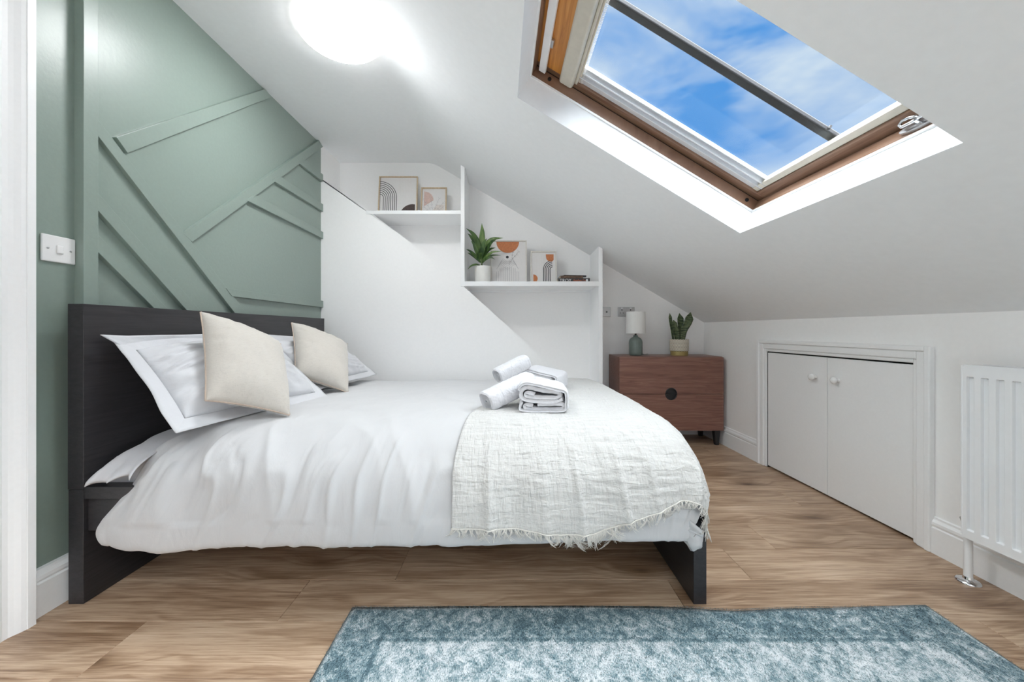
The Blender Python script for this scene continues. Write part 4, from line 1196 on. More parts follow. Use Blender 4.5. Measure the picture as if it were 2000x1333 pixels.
# ------------------------------------------------------------------ the bed
BY0, BY1, BX0, BX1 = 1.2235, 2.795, -1.455, 0.637
HF = -1.403
bed = empty('bed', (-0.4, 2.0, 0), 'low double bed with a dark wooden frame and plain panel headboard', 'bed')
MB().box(BX0, HF, BY0, BY1, 0.377, 0.986).build('headboard', 'black_brown_wood', bed, bevel=0.0015)
MB().box(BX0 + 0.001, HF - 0.001, BY0 + 0.001, BY1, 0.001, 0.3755).build('headboard_base', 'black_brown_wood', bed, bevel=0.0015)
for ya in (BY0 + 0.002, BY1 - 0.042):
    m_ = MB(); m_.box(HF, BX1 - 0.042, ya, ya + 0.040, 0.345, 0.385)
    m_.build('side_rail', 'black_brown_wood', bed, bevel=0.0015)
    m_ = MB(); yb = ya + 0.012 if ya < 2 else ya + 0.004
    m_.box(HF, BX1 - 0.042, yb, yb + 0.022, 0.235, 0.345)
    m_.build('side_panel', 'black_brown_wood', bed)
m_ = MB(); m_.box(BX1 - 0.042, BX1, BY0, BY1, 0.001, 0.385)
m_.build('footboard', 'black_brown_wood', bed, bevel=0.0015)
MB().box(HF, BX1 - 0.042, 1.98, 2.02, 0.20, 0.24).build('middle_rail', 'black_metal', bed)
for k in range(18):
    x = -1.36 + k * 0.111
    MB().box(x, x + 0.07, BY0 + 0.035, BY1 - 0.03, 0.245, 0.258).build('slat', 'frame_oak', bed)

# mattress under its fitted sheet
def superbox(name, x0, x1, y0, y1, z0, z1, r_, mat, **k):
    m_ = MB().box(x0, x1, y0, y1, z0, z1)
    o = m_.build(name, mat, bevel=r_, seg=5, smooth=True, **k); return o
mt = superbox('mattress', -1.395, 0.590, 1.268, 2.755, 0.262, 0.470, 0.045, 'sheet_cotton')
tag(mt, 'white mattress lying in the dark bed frame beneath the duvet', 'mattress')

def catmull(P, n):
    P = np.array(P, float); ex = np.vstack([2 * P[0] - P[1], P, 2 * P[-1] - P[-2]])
    out = []
    for i in range(len(P) - 1):
        for t in np.linspace(0, 1, 24, endpoint=False):
            a, b2, c, d = ex[i], ex[i + 1], ex[i + 2], ex[i + 3]
            out.append(0.5 * (2 * b2 + (c - a) * t + (2 * a - 5 * b2 + 4 * c - d) * t * t + (3 * b2 - a - 3 * c + d) * t ** 3))
    out.append(P[-1]); out = np.array(out)
    L = np.r_[0, np.cumsum(np.linalg.norm(np.diff(out, axis=0), axis=1))]
    s = np.linspace(0, L[-1], n)
    return np.stack([np.interp(s, L, out[:, k]) for k in range(out.shape[1])], 1), L[-1]

# cross-section over the bed from the far side to the hem on our side
SEC = [(2.80, .40), (2.802, .47), (2.78, .515), (2.70, .535), (2.3, .553), (1.9, .560), (1.6, .562), (1.42, .555), (1.32, .532), (1.25, .493), (1.20, .44), (1.172, .375), (1.158, .31), (1.155, .26), (1.160, .228), (1.178, .212)]
SECN, SECL = catmull(SEC, 400)
SECS = np.linspace(0, 1, 400)
def sec(t): return np.interp(t, SECS, SECN[:, 0]), np.interp(t, SECS, SECN[:, 1])
FT0, FR = 0.525, 0.105                       # where the foot edge starts to roll over, its radius
def foot(s):
    """s runs along x; past FT0 it rolls over the foot end"""
    a = np.clip((s - FT0) / FR, 0, math.pi / 2)
    over = np.maximum(0, s - FT0 - FR * math.pi / 2)
    x = np.where(s < FT0, s, FT0 + FR * np.sin(a))
    drop = np.where(s < FT0, 0, FR * (1 - np.cos(a))) + over
    return x, drop
def bedcloth(s, t, hemfun=None):
    """s, t arrays of the same shape -> points"""
    Y, Z = sec(t)
    x, drop = foot(s)
    w = sstep(0.50, 0.26, Z) * (Y < 2)       # 0 on top, 1 low down on our side
    Z = Z - drop * (1 - 0.93 * w)
    Y = Y + np.minimum(drop, 0.16) * 0.22 * sstep(0.56, 0.3, Z + drop) * (Y < 2)
    # broad softness
    x = x - 0.05 * w * sstep(0.45, 0.62, x)
    P = np.stack([x, Y, Z], -1)
    return P
def wrinkles(s, t):
    Y, Z = sec(t)
    side = sstep(0.56, 0.47, Z) * (Y < 2)
    low = sstep(0.40, 0.24, Z) * (Y < 2)
    topm = 1 - side
    h = 0.0
    # hanging folds on our side, slanting towards the head, livelier near the head
    k = 1.0 - 0.45 * sstep(-1.2, 0.3, s)
    warp = 0.35 * fbm(s * 2.1, t * 6, 2)
    h = h + side * (1 - 0.6 * low) * k * (0.020 * fbm(s * 8.5 + (0.56 - Z) * 2.4 + warp, Z * 2.2 + 9, 3) + 0.021 * np.maximum(0, ridge(s * 13 + (0.56 - Z) * 4.2 + warp * 2, Z * 3.4 + 3) - 0.40) - 0.014 * np.maximum(0, ridge(s * 17 + (0.56 - Z) * 7 + warp * 3, Z * 5 + 13) - 0.55))
    h = h + side * 0.011 * fbm(s * 2.3 + 4, Z * 3.0, 2)
    # diagonal pulls over the rolling edge
    edge = np.exp(-((Y - 1.30) / 0.17) ** 2) * (Z > 0.3)
    h = h + edge * k * 0.012 * ridge(s * 9.0 + (Y - 1.3) * 5.5, (s * 0.8 - Y) * 3.1)
    # shallow dents over the top
    h = h + topm * (0.008 * fbm(s * 2.6 + 2, Y * 3.1, 3) + 0.0035 * fbm(s * 9 + Y * 3, Y * 7 - s * 4, 2))
    return h
def xleft(t):
    Y, Z = sec(t)
    w = sstep(0.52, 0.24, Z) * (Y < 2)
    return -1.12 - 0.115 * sstep(1.6, 1.27, Y) - 0.095 * w
NS, NT = 330, 250
sv = np.linspace(0, 1, NS)[:, None] * np.ones((1, NT)); tv = np.linspace(0, 1, NT)[None, :] * np.ones((NS, 1))
S_ = xleft(tv) + sv * (0.705 - xleft(tv))
# the hem hangs lower near the head end and at the foot corner
P = bedcloth(S_, tv)
Yq, Zq = sec(tv)
lowm = sstep(0.42, 0.21, Zq) * (Yq < 2)
hem = 0.030 * sstep(-0.85, -1.2, S_) - 0.012 * fbm(S_ * 2.2 + 1, S_ * 0, 2) - 0.008 * sstep(-0.4, 0.2, S_) + 0.004 * sstep(0.25, 0.55, S_)
P[..., 2] -= hem * lowm
# the head end corner bulges out and folds round
cor = np.exp(-((sv) / 0.05) ** 2)
P[..., 1] += cor * 0.055 * (Yq < 2) * sstep(0.54, 0.4, Zq)
P[..., 0] += -0.03 * np.exp(-((Zq - 0.27) / 0.06) ** 2) * (Yq < 2) * sstep(0.12, 0.0, sv)
P[..., 2] += cor * (-0.02) * (1 - lowm) * (Yq < 2.5)
N_ = normals(P)
if N_[NS // 2, NT // 3, 2] < 0: N_ = -N_
fade = np.minimum(1, sv / 0.02 + 0.2) 
P = P + N_ * (wrinkles(S_, tv) * fade)[..., None]
DUV = P.copy()
# rounded hem: outer skin, then a lip folded inwards all round
def closed_cloth(name, P, N_, th, mat, lip=4, **k):
    """cloth with thickness th and a rounded edge"""
    nu, nv = P.shape[:2]
    m_u = np.minimum(np.arange(nu), nu - 1 - np.arange(nu))[:, None] * np.ones((1, nv))
    m_v = np.minimum(np.arange(nv), nv - 1 - np.arange(nv))[None, :] * np.ones((nu, 1))
    e = np.minimum(m_u, m_v)
    r_ = np.clip(e / lip, 0, 1)
    inn = th / 2 * (1 - np.sqrt(np.clip(1 - (1 - r_) ** 2, 0, 1)))
    A = P - N_ * inn[..., None]; B = P - N_ * (th - inn)[..., None]
    V = np.vstack([A.reshape(-1, 3), B.reshape(-1, 3)])
    Q = np.vstack([grid_faces(nu, nv), grid_faces(nu, nv, nu * nv, True)])
    o = np_obj(name, V, Q, mat, **k)
    bm = bmesh.new(); bm.from_mesh(o.data); bmesh.ops.remove_doubles(bm, verts=bm.verts, dist=1e-6)
    bmesh.ops.recalc_face_normals(bm, faces=bm.faces); bm.to_mesh(o.data); bm.free()
    return o
N2 = normals(P)
if N2[NS // 2, NT // 3, 2] < 0: N2 = -N2
dv_ = closed_cloth('duvet', P, N2, 0.028, 'duvet_cotton')
tag(dv_, 'thick white duvet spread over the bed and hanging down its side', 'duvet')

# sheet corner showing between duvet and headboard
cs, ct = np.linspace(0, 1, 50)[:, None] * np.ones((1, 70)), np.linspace(0, 1, 70)[None, :] * np.ones((50, 1))
line_ = [(1.70, .500), (1.50, .500), (1.38, .497), (1.29, .482), (1.235, .452), (1.205, .425), (1.196, .412)]
LN, _ = catmull(line_, 70)
xs_l = np.interp(np.linspace(0, 1, 70), [0, 0.55, 0.75, 0.9, 1], [-1.390, -1.375, -1.352, -1.350, -1.372])
Pc = np.stack([xs_l[None, :] + cs * (-1.215 - xs_l[None, :]), LN[None, :, 0] + 0 * cs, LN[None, :, 1] + 0 * cs], -1)
Pc[..., 2] += 0.010 * fbm(Pc[..., 0] * 7, Pc[..., 1] * 9, 2) + 0.012 * np.sin(ct * 9 + cs * 6) * sstep(0.6, 1, ct) - 0.02 * sstep(0.25, 0, cs) * sstep(0.4, 0.8, ct)
Pc[..., 1] -= 0.012 * np.sin(cs * 14) * sstep(0.7, 1, ct)
Nc = normals(Pc); Nc = Nc if Nc[20, 10, 2] > 0 else -Nc
sc_ = closed_cloth('bed_sheet', Pc, Nc, 0.006, 'sheet_cotton', 2)
tag(sc_, 'corner of a white sheet folded out beside the headboard under the duvet', 'sheet')

# ------------------------------------------------------------------ pillows and cushions
def pillow(name, c4, th, label, cat, mat, group=None, flange=0.0, n_=64, pinch=0.06, seed=0, wr=0.006, sag=0.0, power=0.55, bend=None, seam=None, asym=0.75, crease=0.0):
    """c4: corners 00, 10, 11, 01 in space; front side is (10-00) x (01-00)"""
    A, B, C_, D_ = [np.array(c, float) for c in c4]
    ctr = (A + B + C_ + D_) / 4
    root = empty(name, ctr, label, cat, group)
    e = 1.0 + 0.0
    u = np.linspace(0, 1, n_)[:, None] * np.ones((1, n_)); v = np.linspace(0, 1, n_)[None, :] * np.ones((n_, 1))
    # even out samples towards the edges
    u = 0.5 - 0.5 * np.cos(np.pi * u) * (0.35) - 0.65 * (0.5 - u); v = 0.5 - 0.5 * np.cos(np.pi * v) * 0.35 - 0.65 * (0.5 - v)
    U2, V2 = 2 * u - 1, 2 * v - 1
    # edges bow inwards between the corners
    uu = 0.5 + 0.5 * U2 * (1 - pinch * (1 - V2 ** 2) * U2 ** 2); vv = 0.5 + 0.5 * V2 * (1 - pinch * (1 - U2 ** 2) * V2 ** 2)
    def bil(a, b2): return (A * ((1 - a) * (1 - b2))[..., None] + B * (a * (1 - b2))[..., None] + C_ * (a * b2)[..., None] + D_ * ((1 - a) * b2)[..., None])
    base = bil(uu, vv)
    nn = np.cross(B - A + C_ - D_, D_ - A + C_ - B); nn /= np.linalg.norm(nn)
    prof_ = np.clip((1 - np.abs(U2) ** 2.4) * (1 - np.abs(V2) ** 2.4), 0, 1) ** power
    rr = np.sqrt(U2 ** 2 + V2 ** 2)
    edge = np.clip(1 - prof_, 0, 1)
    ang = np.arctan2(V2, U2)
    w1 = fbm(U2 * 3 + seed, V2 * 3 + seed * 2, 3) * wr * 1.3
    w2 = ridge(ang * 5.5 + seed, rr * 2.0) * wr * edge * (prof_ > 0.02) * 1.2
    front = base + nn * ((prof_ * th * asym) + (w1 + w2) * np.minimum(1, prof_ * 2.5))[..., None]
    back = base - nn * ((prof_ * th * (1 - asym)) + w1 * np.minimum(1, prof_ * 2.5))[..., None]
    if crease:
        front = front + nn * (crease * (np.maximum(0, ridge(U2 * 1.1 + seed + V2 * 0.8, V2 * 6.5 + 0.9 * np.sin(U2 * 2.5))) - 0.3) * np.minimum(1, prof_ * 2))[..., None]
    if bend is not None:
        front = bend(front, uu, vv); back = bend(back, uu, vv)
    V = np.vstack([front.reshape(-1, 3), back.reshape(-1, 3)])
    Q = np.vstack([grid_faces(n_, n_), grid_faces(n_, n_, n_ * n_, True)])
    body = np_obj('filling' if flange else 'cover', V, Q, mat, root)
    bm = bmesh.new(); bm.from_mesh(body.data); bmesh.ops.remove_doubles(bm, verts=bm.verts, dist=1e-6)
    bmesh.ops.recalc_face_normals(bm, faces=bm.faces); bm.to_mesh(body.data); bm.free()
    # edge loop of the body
    idx = [(i, 0) for i in range(n_)] + [(n_ - 1, j) for j in range(1, n_)] + [(i, n_ - 1) for i in range(n_ - 2, -1, -1)] + [(0, j) for j in range(n_ - 2, 0, -1)]
    loop = np.array([front[i, j] for i, j in idx]); lu = np.array([uu[i, j] for i, j in idx]); lv = np.array([vv[i, j] for i, j in idx])
    K = len(loop)
    if flange:
        su_ = np.linalg.norm(B - A); sv_ = np.linalg.norm(D_ - A)
        nr = 5; rings = []
        cu, cv = 2 * lu - 1, 2 * lv - 1
        for r_ in range(nr):
            q = r_ / (nr - 1)
            # outward offset in the pillow's plane
            ou = np.sign(cu) * (np.abs(cu) >= np.abs(cv) - 0.0) ; ov = np.sign(cv) * (np.abs(cv) >= np.abs(cu) - 0.0)
            near_u = sstep(0.86, 1.0, np.abs(cu)) * np.sign(cu); near_v = sstep(0.86, 1.0, np.abs(cv)) * np.sign(cv)
            dirv = ((B - A) / su_)[None] * near_u[:, None] + ((D_ - A) / sv_)[None] * near_v[:, None]
            wave = 0.005 * np.sin(np.arange(K) * 0.07 + seed) * q + 0.002 * q * np.sin(np.arange(K) * 0.23)
            rings.append(loop + dirv * flange * q + nn * (wave + 0.004 * q)[:, None])
        if bend is not None: pass
        Rg = np.array(rings); th2 = 0.0018
        V = np.vstack([(Rg + nn * th2).reshape(-1, 3), (Rg - nn * th2).reshape(-1, 3)])
        q_ = []
        for r_ in range(nr - 1):
            for k_ in range(K):
                a = r_ * K + k_; b2 = r_ * K + (k_ + 1) % K
                q_.append((a, b2, b2 + K, a + K)); q_.append((nr * K + a, nr * K + a + K, nr * K + b2 + K, nr * K + b2))
        o_ = (nr - 1) * K
        for k_ in range(K): q_.append((o_ + k_, o_ + (k_ + 1) % K, nr * K + o_ + (k_ + 1) % K, nr * K + o_ + k_))
        np_obj('flange', V, np.array(q_), mat, root)
    if seam:
        m_ = MB(); m_.tube([Vector(p) for p in loop[::2]] + [Vector(loop[0])], 0.0028, 6)
        m_.build('seam', seam, root, smooth=True)
    return root
# pillows: near pair and far pair, the rear one of each against the headboard
def V3(*a): return np.array(a)
pillow('pillow', [V3(-1.31, 1.60, 0.64), V3(-1.32, 1.95, 0.60), V3(-1.365, 1.95, 0.86), V3(-1.366, 1.325, 0.852)], 0.05,
       'white pillow standing against the headboard, mostly hidden behind the large wrinkled one', 'pillow', 'pillow_cotton', flange=0.045, seed=3, asym=0.5, pinch=0.02)
pillow('pillow', [V3(-1.105, 1.260, 0.600), V3(-1.00, 1.90, 0.582), V3(-1.32, 1.94, 0.842), V3(-1.345, 1.335, 0.828)], 0.165,
       'large white pillow with a flat border and creases, nearest on the bed', 'pillow', 'pillow_cotton', flange=0.055, seed=1, crease=0.013, wr=0.010, asym=0.62, pinch=0.03)
pillow('pillow', [V3(-1.33, 2.08, 0.585), V3(-1.32, 2.70, 0.575), V3(-1.365, 2.68, 0.81), V3(-1.366, 2.04, 0.84)], 0.05,
       'white pillow standing against the far half of the headboard', 'pillow', 'pillow_cotton', flange=0.04, seed=5, asym=0.5, pinch=0.02)
pillow('pillow', [V3(-1.08, 2.03, 0.600), V3(-1.02, 2.66, 0.605), V3(-1.30, 2.70, 0.80), V3(-1.325, 2.07, 0.835)], 0.125,
       'white pillow showing between the two beige cushions', 'pillow', 'pillow_cotton', flange=0.045, seed=8, crease=0.010, wr=0.007, asym=0.62, pinch=0.03)
# cushions
def ctn(p): return np.array(p)
pillow('cushion', [U(401, 783, 1.285), U(566, 812, 1.46), U(548, 672, 1.77), U(391, 609, 1.475)], 0.15,
       'larger beige linen cushion leaning on the nearest pillow', 'cushion', 'linen', seed=11, wr=0.004, pinch=0.055, power=0.5, seam='seam_brown', asym=0.60)
pillow('cushion', [U(576, 736, 1.96), U(680, 768, 2.08), U(678, 672, 2.42), U(569, 630, 2.16)], 0.15,
       'smaller-looking beige linen cushion in front of the far pillow by the white wall', 'cushion', 'linen', seed=14, wr=0.004, pinch=0.055, power=0.5, seam='seam_brown', asym=0.60)

# ------------------------------------------------------------------ throw
NS2, NT2 = 420, 520
sv = np.linspace(0, 1, NS2)[:, None] * np.ones((1, NT2)); tv0 = np.linspace(0, 1, NT2)[None, :] * np.ones((NS2, 1))
def hem_t(s):
    """how far down our side the throw's hem reaches, as a height"""
    return np.interp(s, [-0.2, 0.0, 0.15, 0.25, 0.42, 0.55, 0.66, 0.80], [.290, .288, .272, .272, .325, .368, .372, .36])
ts_tab = np.linspace(0, 1, 600); Yt, Zt = sec(ts_tab)
mask = Yt < 1.5
zs = Zt[mask]; tq = ts_tab[mask]; order = np.argsort(zs)
def t_of_z(z): return np.interp(z, zs[order], tq[order])
Ytab_o = np.argsort(Yt[5:]); 
def s_left(t):
    Y, Z = sec(t)
    return np.interp(Y, [1.1, 1.2, 1.45, 1.65, 2.1, 2.8], [-0.180, -0.190, -0.165, -0.12, -0.10, -0.02]) 
send = 0.80
s_guess = s_left(tv0) + sv * (send - s_left(tv0))
thm = t_of_z(hem_t(s_guess))
tv = 0.045 + tv0 * (thm - 0.045)
S2 = s_left(tv) + sv * (send - s_left(tv))
def throw_surface(S2, tv):
    P = bedcloth(S2, tv)
    Y, Z = sec(tv)
    lowm = sstep(0.42, 0.21, Z) * (Y < 2)
    N_ = normals(P); N_ = N_ if N_[10, 30, 2] > 0 else -N_
    h = wrinkles(S2, tv) * 0.5 + 0.014
    side = sstep(0.555, 0.45, Z) * (Y < 2)
    # long soft pleats down our side
    for (c, a, wd, sl) in ((-0.075, .013, .016, .09), (0.01, -.009, .03, .0), (0.10, .010, .020, .05), (0.20, .010, .012, .30), (0.27, -.008, .03, .3), (0.335, .012, .012, .42), (0.43, .010, .014, .5), (0.52, -.008, .03, .5), (0.60, .009, .015, .3)):
        cx = c + sl * (0.50 - Z) * 0.3
        h = h + a * np.exp(-((S2 - cx) / wd) ** 2) * (0.25 + 0.75 * side) * (0.4 + 0.6 * sstep(0.56, 0.35, Z))
    # puckered gauze
    arc_ = tv * SECL
    bx = S2 * 1.0 + 0.02 * fbm(S2 * 4, arc_ * 4, 2)
    by = arc_ + 0.012 * fbm(S2 * 5 + 3, arc_ * 5, 2)
    patch = 0.55 + 0.45 * fbm(S2 * 9, arc_ * 7, 2)
    h = h + 0.0042 * patch * fbm(bx * 10, by * 62, 2) + 0.0016 * fbm(bx * 55, by * 14, 2)
    P = P + N_ * h[..., None]
    return P, N_
PT, NTn = throw_surface(S2, tv)
N2 = normals(PT); N2 = N2 if N2[10, 60, 2] > 0 else -N2
th_ = empty('throw_blanket', (0.2, 1.3, 0.4), 'crinkled off-white cotton throw with a frayed fringe over the foot of the duvet', 'blanket')
o = closed_cloth('cloth', PT, N2, 0.004, 'gauze', 2, parent=th_)
# fringe along the hem on our side and along the foot end
rf_ = random.Random(9)
def strands(edge, inner, n_, lmin, lmax):
    V = []; Q = []
    K = len(edge)
    for i in range(n_):
        g = (i + rf_.uniform(0.1, 0.9)) / n_ * (K - 1); k = min(int(g), K - 2); f_ = g - k
        pc_ = edge[k] * (1 - f_) + edge[k + 1] * f_
        dn = pc_ - (inner[k] * (1 - f_) + inner[k + 1] * f_); dn /= np.linalg.norm(dn) + 1e-9
        al = edge[k + 1] - edge[k]; al /= np.linalg.norm(al) + 1e-9
        nrm = np.cross(al, dn)
        if nrm[1] > 0: nrm = -nrm
        L0_ = rf_.uniform(lmin, lmax); tilt0 = rf_.uniform(-0.9, 0.9); curl0 = rf_.uniform(-1.2, 1.2); out0 = rf_.uniform(0.1, 0.6)
        for _ in range(rf_.randint(4, 8)):
            L = L0_ * rf_.uniform(0.75, 1.15); tilt = tilt0 + rf_.uniform(-0.22, 0.22); curl = curl0 + rf_.uniform(-0.3, 0.3)
            p = pc_ + al * rf_.uniform(-0.0022, 0.0022) + nrm * rf_.uniform(0, 0.002)
            pts = []
            for q in (0, 0.3, 0.55, 0.8, 1.0):
                pts.append(p + dn * (L * q * (1 - 0.25 * abs(curl) * q)) + al * (L * (tilt * q + curl * q * q * 0.6)) + nrm * (0.002 + L * out0 * q * (1.15 - q)))
            r0 = rf_.uniform(0.0008, 0.0014)
            for j_, c in enumerate(pts):
                rr = r0 * (1.0 - 0.4 * j_ / 4)
                for a in range(3):
                    an = 2.094 * a; V.append(c + al * math.cos(an) * rr + nrm * math.sin(an) * rr)
            b0 = len(V) - 15
            for j_ in range(4):
                for a in range(3):
                    q = (a + 1) % 3; Q.append((b0 + j_ * 3 + a, b0 + j_ * 3 + q, b0 + j_ * 3 + 3 + q, b0 + j_ * 3 + 3 + a))
    return V, Q
V1, Q1 = strands(PT[:, -1], PT[:, -6], 190, 0.010, 0.034)
V2_, Q2 = strands(PT[-1, :], PT[-5, :], 120, 0.010, 0.028)
Q2 = [tuple(a + len(V1) for a in q) for q in Q2]
V3_, Q3 = strands(PT[NS2 // 2 - 75: NS2 // 2 + 10, -1], PT[NS2 // 2 - 75: NS2 // 2 + 10, -6], 22, 0.035, 0.050)
Q3 = [tuple(a + len(V1) + len(V2_) for a in q) for q in Q3]
fr_ = np_obj('fringe', np.array(V1 + V2_ + V3_), np.array(Q1 + Q2 + Q3), 'fringe', th_)
fr_['kind'] = 'stuff'
m_ = MB(); m_.tube([Vector(p) for p in (PT[:, -1] + N2[:, -1] * 0.0)[::3]], 0.0024, 6); m_.tube([Vector(p) for p in PT[-1, ::3]], 0.003, 6)
m_.build('hem', 'fringe', th_, smooth=True)

# ------------------------------------------------------------------ towels
def topz(x, Y):
    """height of the throw or duvet top under a towel"""
    return float(np.interp(Y, SECN[::-1, 0][90:], SECN[::-1, 1][90:])) + 0.016
def ribbon_solid(path, thick, p0, dirx, dirz, length, dirl, seed=0, n_l=26, nr=0.0015):
    """thick folded strip: path in a plane (x, z), swept along dirl; edges slightly uneven"""
    pts, L = catmull([(a, b2) for a, b2 in path], 150)
    tg = np.gradient(pts, axis=0); tg /= np.linalg.norm(tg, axis=1, keepdims=True); nm_ = np.stack([-tg[:, 1], tg[:, 0]], 1)
    A = pts + nm_ * thick / 2; B = pts - nm_ * thick / 2
    loop = np.vstack([A, B[::-1]]); K = len(loop)
    lv = np.linspace(0, 1, n_l); V = []
    p0, dirx, dirz, dirl = [np.array(v, float) for v in (p0, dirx, dirz, dirl)]
    for q in lv:
        e = 1 - 0.05 * (abs(2 * q - 1) ** 8)
        w = 1 + 0.0 * q
        for k_, (x, z) in enumerate(loop):
            V.append(p0 + dirx * x * e + dirz * z * w + dirl * length * q)
    V = np.array(V).reshape(n_l, K, 3)
    V = V + (nr * fbm(V[..., 0] * 40 + seed, V[..., 1] * 40 + V[..., 2] * 60, 2))[..., None] * dirz
    Q = [(i * K + k_, i * K + (k_ + 1) % K, (i + 1) * K + (k_ + 1) % K, (i + 1) * K + k_) for i in range(n_l - 1) for k_ in range(K)]
    m_ = []
    for end in (0, n_l - 1):
        b0 = end * K
        for k_ in range(149): m_.append((b0 + k_, b0 + k_ + 1, b0 + K - 2 - k_, b0 + K - 1 - k_))
    return V.reshape(-1, 3), np.array(Q + m_)
def folded_towel(label, x0, Y0, W_, H_, D_, yaw=0.0, seed=0, dz=0.0):
    z0 = topz(x0, Y0 + 0.05) + dz; c, s_ = math.cos(yaw), math.sin(yaw)
    root = empty('folded_towel', (x0 + W_ / 2, Y0 + D_ / 2, z0), label, 'towel')
    t = H_ / 6.4
    h = H_
    # from inside the upper roll, round it, down to the right, then back through the lower roll
    path = [(W_ * .34, h * .66), (W_ * .22, h * .72), (W_ * .14, h * .66), (W_ * .20, h * .57), (W_ * .5, h * .54), (W_ * .84, h * .55), (W_ * .90, h * .66), (W_ * .84, h * .74), (W_ * .5, h * .82), (W_ * .2, h * .92), (W_ * .07, h * .84), (W_ * .03, h * .66), (W_ * .08, h * .50),
            (W_ * .3, h * .42), (W_ * .7, h * .40), (W_ * .96, h * .50)]
    V, Q = ribbon_solid([(a, b2) for a, b2 in path], t, (x0, Y0, z0), (c, s_, 0), (0, 0, 1), D_, (-s_, c, 0), seed)
    np_obj('upper_fold', V, Q, 'terry', root)
    path = [(W_ * .30, h * .22), (W_ * .17, h * .26), (W_ * .12, h * .20), (W_ * .2, h * .11), (W_ * .55, h * .09), (W_ * .95, h * .12), (W_ * .99, h * .24), (W_ * .9, h * .32), (W_ * .5, h * .30), (W_ * .4, h * .29)]
    V, Q = ribbon_solid(path, t * 1.05, (x0, Y0 + 0.002, z0), (c, s_, 0), (0, 0, 1), D_, (-s_, c, 0), seed + 5)
    np_obj('lower_fold', V, Q, 'terry', root)
    path = [(W_ * .06, h * .36), (W_ * .015, h * .2), (W_ * .06, h * .06), (W_ * .5, h * .03), (W_ * .98, h * .06), (W_ * 1.03, h * .3), (W_ * 1.035, h * .6), (W_ * .99, h * .76), (W_ * .75, h * .86), (W_ * .4, h * .99), (W_ * .16, h * 1.05), (W_ * .03, h * .97), (W_ * -.02, h * .80)]
    V, Q = ribbon_solid(path, t * 0.6, (x0, Y0 - 0.004, z0 + 0.001), (c, s_, 0), (0, 0, 1), D_ + 0.006, (-s_, c, 0), seed + 9)
    np_obj('outer_fold', V, Q, 'terry', root)
    return root
def rolled_towel(label, P0, P1, ry, rz, seed=0, band=0.22, name='hand_towel'):
    """soft bolster between two end points with a woven band and a loose inner layer"""
    P0, P1 = np.array(P0), np.array(P1); ax = P1 - P0; L = np.linalg.norm(ax); ax /= L
    up = np.array([0, 0, 1.0]); sd = np.cross(up, ax); sd /= np.linalg.norm(sd); up2 = np.cross(ax, sd)
    root = empty(name, (P0 + P1) / 2, label, 'towel')
    nl, na = 90, 96
    q = np.linspace(0, 1, nl)[:, None] * np.ones((1, na)); a = np.linspace(0, 2 * np.pi, na, endpoint=False)[None, :] * np.ones((nl, 1))
    en = (1 - np.abs(2 * q - 1) ** 14) ** 0.5 * 0.16 + 0.84
    en[0, :] = 0.80; en[-1, :] = 0.80
    sq = (np.abs(np.cos(a)) ** 2.8 + np.abs(np.sin(a)) ** 2.8) ** (-1 / 2.8)
    rad = sq * en * (1 + 0.02 * fbm(q * 6 + seed, np.cos(a) * 2 + np.sin(a), 2))
    bm_ = sstep(band - 0.035, band - 0.028, q) * sstep(band + 0.035, band + 0.028, q)
    rad = rad * (1 - 0.03 * bm_)
    # lapped edge of the outer layer along the underside
    rad = rad * (1 + 0.06 * sstep(3.6, 3.9, a) * sstep(4.7, 4.68, a))
    P = P0 + ax * (q * L)[..., None] + sd * (ry * rad * np.cos(a))[..., None] + up2 * (rz * rad * np.sin(a))[..., None]
    fluff = (1 - bm_) * 0.0016 * fbm(q * L * 160 + seed, a * 9, 2)
    P = P + (sd * np.cos(a)[..., None] + up2 * np.sin(a)[..., None]) * fluff[..., None]
    V = P.reshape(-1, 3); Q = []
    for i in range(nl - 1):
        for k_ in range(na): b2 = (k_ + 1) % na; Q.append((i * na + k_, i * na + b2, (i + 1) * na + b2, (i + 1) * na + k_))
    # coiled ends: sunken rings
    for end, sg in ((0, 1), (nl - 1, -1)):
        prev = [end * na + k_ for k_ in range(na)]; cen = P0 + ax * (L * (0 if end == 0 else 1))
        for rr, dd in ((0.94, 0.006), (0.80, 0.004), (0.74, 0.012), (0.62, 0.004), (0.54, 0.012), (0.40, 0.004), (0.32, 0.012), (0.1, 0.004)):
            b0 = len(V); ring = cen + (P[end] - cen) * rr + ax * dd * sg
            V = np.vstack([V, ring])
            for k_ in range(na): b2 = (k_ + 1) % na; Q.append((prev[k_], prev[b2], b0 + b2, b0 + k_))
            prev = [b0 + k_ for k_ in range(na)]
    np_obj('towel_roll', V, np.array(Q), 'terry', root)
    return root
folded_towel('white bath towel folded in thick layers, nearest of the towels on the throw', 0.030, 1.475, 0.185, 0.105, 0.25, -0.05, 1)
rolled_towel('white hand towel rolled up with a woven band, leaning left of the nearest folded towel', U(948, 785, 1.53), U(1036, 742, 1.66), 0.052, 0.040, 2)
folded_towel('white bath towel folded behind the others, farthest on the bed', 0.03, 2.02, 0.215, 0.105, 0.25, -0.35, 7)
rolled_towel('white hand towel rolled up and propped on the farthest folded towel', U(970, 735, 1.93), U(1028, 705, 2.03), 0.045, 0.038, 12, band=0.9)

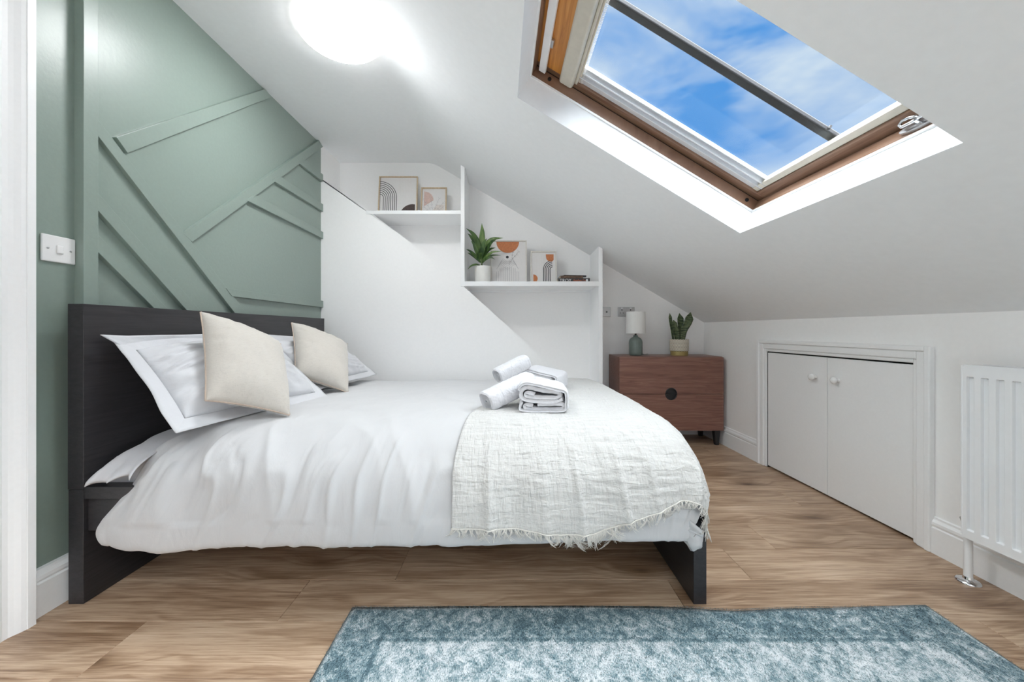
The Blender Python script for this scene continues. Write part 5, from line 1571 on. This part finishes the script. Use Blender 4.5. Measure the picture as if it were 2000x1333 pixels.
# ------------------------------------------------------------------ rug
RX0, RX1, RY1, RY0 = -0.515, 1.345, 1.2100, -0.09
rg = empty('rug', (RX0, RY1, 0.0), 'low-pile rug with a faded blue and grey pattern in front of the bed', 'rug')
nx_, ny_ = 140, 60
u = np.linspace(0, 1, nx_)[:, None] * np.ones((1, ny_)); v = np.linspace(0, 1, ny_)[None, :] * np.ones((nx_, 1))
X = RX0 + u * (RX1 - RX0); Y = RY0 + v * (RY1 - RY0)
Y = Y + v ** 6 * (0.003 * np.sin(X * 5 + 1) - 0.014 * np.exp(-((X - 0.70) / 0.12) ** 2) - 0.006 * np.exp(-((X - 0.95) / 0.2) ** 2) + 0.004 * np.exp(-((X - 1.33) / 0.1) ** 2))
Zr = 0.0085 + 0.0012 * fbm(X * 3, Y * 3, 2)
Pr = np.stack([X, Y, Zr], -1)
Nr = np.zeros_like(Pr); Nr[..., 2] = 1
o = closed_cloth('rug_body', Pr, Nr, 0.0075, 'rug_wool', 1, parent=rg)
# short pile over the part near the bed, and loose threads along the cut edges
rs_ = np.random.RandomState(4); NP = 70000
px_ = rs_.rand(NP) * (RX1 - RX0) + RX0; py_ = RY1 - 0.003 - rs_.rand(NP) ** 1.15 * 0.42
yedge = RY1 + (0.003 * np.sin(px_ * 5 + 1) - 0.014 * np.exp(-((px_ - 0.70) / 0.12) ** 2) - 0.006 * np.exp(-((px_ - 0.95) / 0.2) ** 2) + 0.004 * np.exp(-((px_ - 1.33) / 0.1) ** 2))
py_ = np.minimum(py_, yedge - 0.001)
ang = rs_.normal(0.25, 0.45, NP) + np.pi / 2; ln_ = rs_.uniform(0.004, 0.010, NP); wd = rs_.uniform(0.0006, 0.0013, NP)
dx, dy = np.cos(ang) * ln_, np.sin(ang) * ln_
# leaning towards the top edge, thin triangular blades
b0 = np.stack([px_ - wd, py_, np.full(NP, 0.0088)], 1); b1 = np.stack([px_ + wd, py_, np.full(NP, 0.0088)], 1)
tp = np.stack([px_ + dx, py_ - dy * 0.4, 0.0092 + rs_.uniform(0.0015, 0.0042, NP)], 1)
V = np.stack([b0, b1, tp], 1).reshape(-1, 3) - np.array([RX0, RY1, 0])
me = bpy.data.meshes.new('pile')
me.vertices.add(NP * 3); me.vertices.foreach_set('co', V.ravel())
me.loops.add(NP * 3); me.loops.foreach_set('vertex_index', np.arange(NP * 3))
me.polygons.add(NP); me.polygons.foreach_set('loop_start', np.arange(NP) * 3); me.polygons.foreach_set('loop_total', np.full(NP, 3))
me.update(); me.validate(); me.materials.append(MATS['rug_wool'])
o = bpy.data.objects.new('pile', me); COL.objects.link(o); o.parent = rg; o['kind'] = 'stuff'
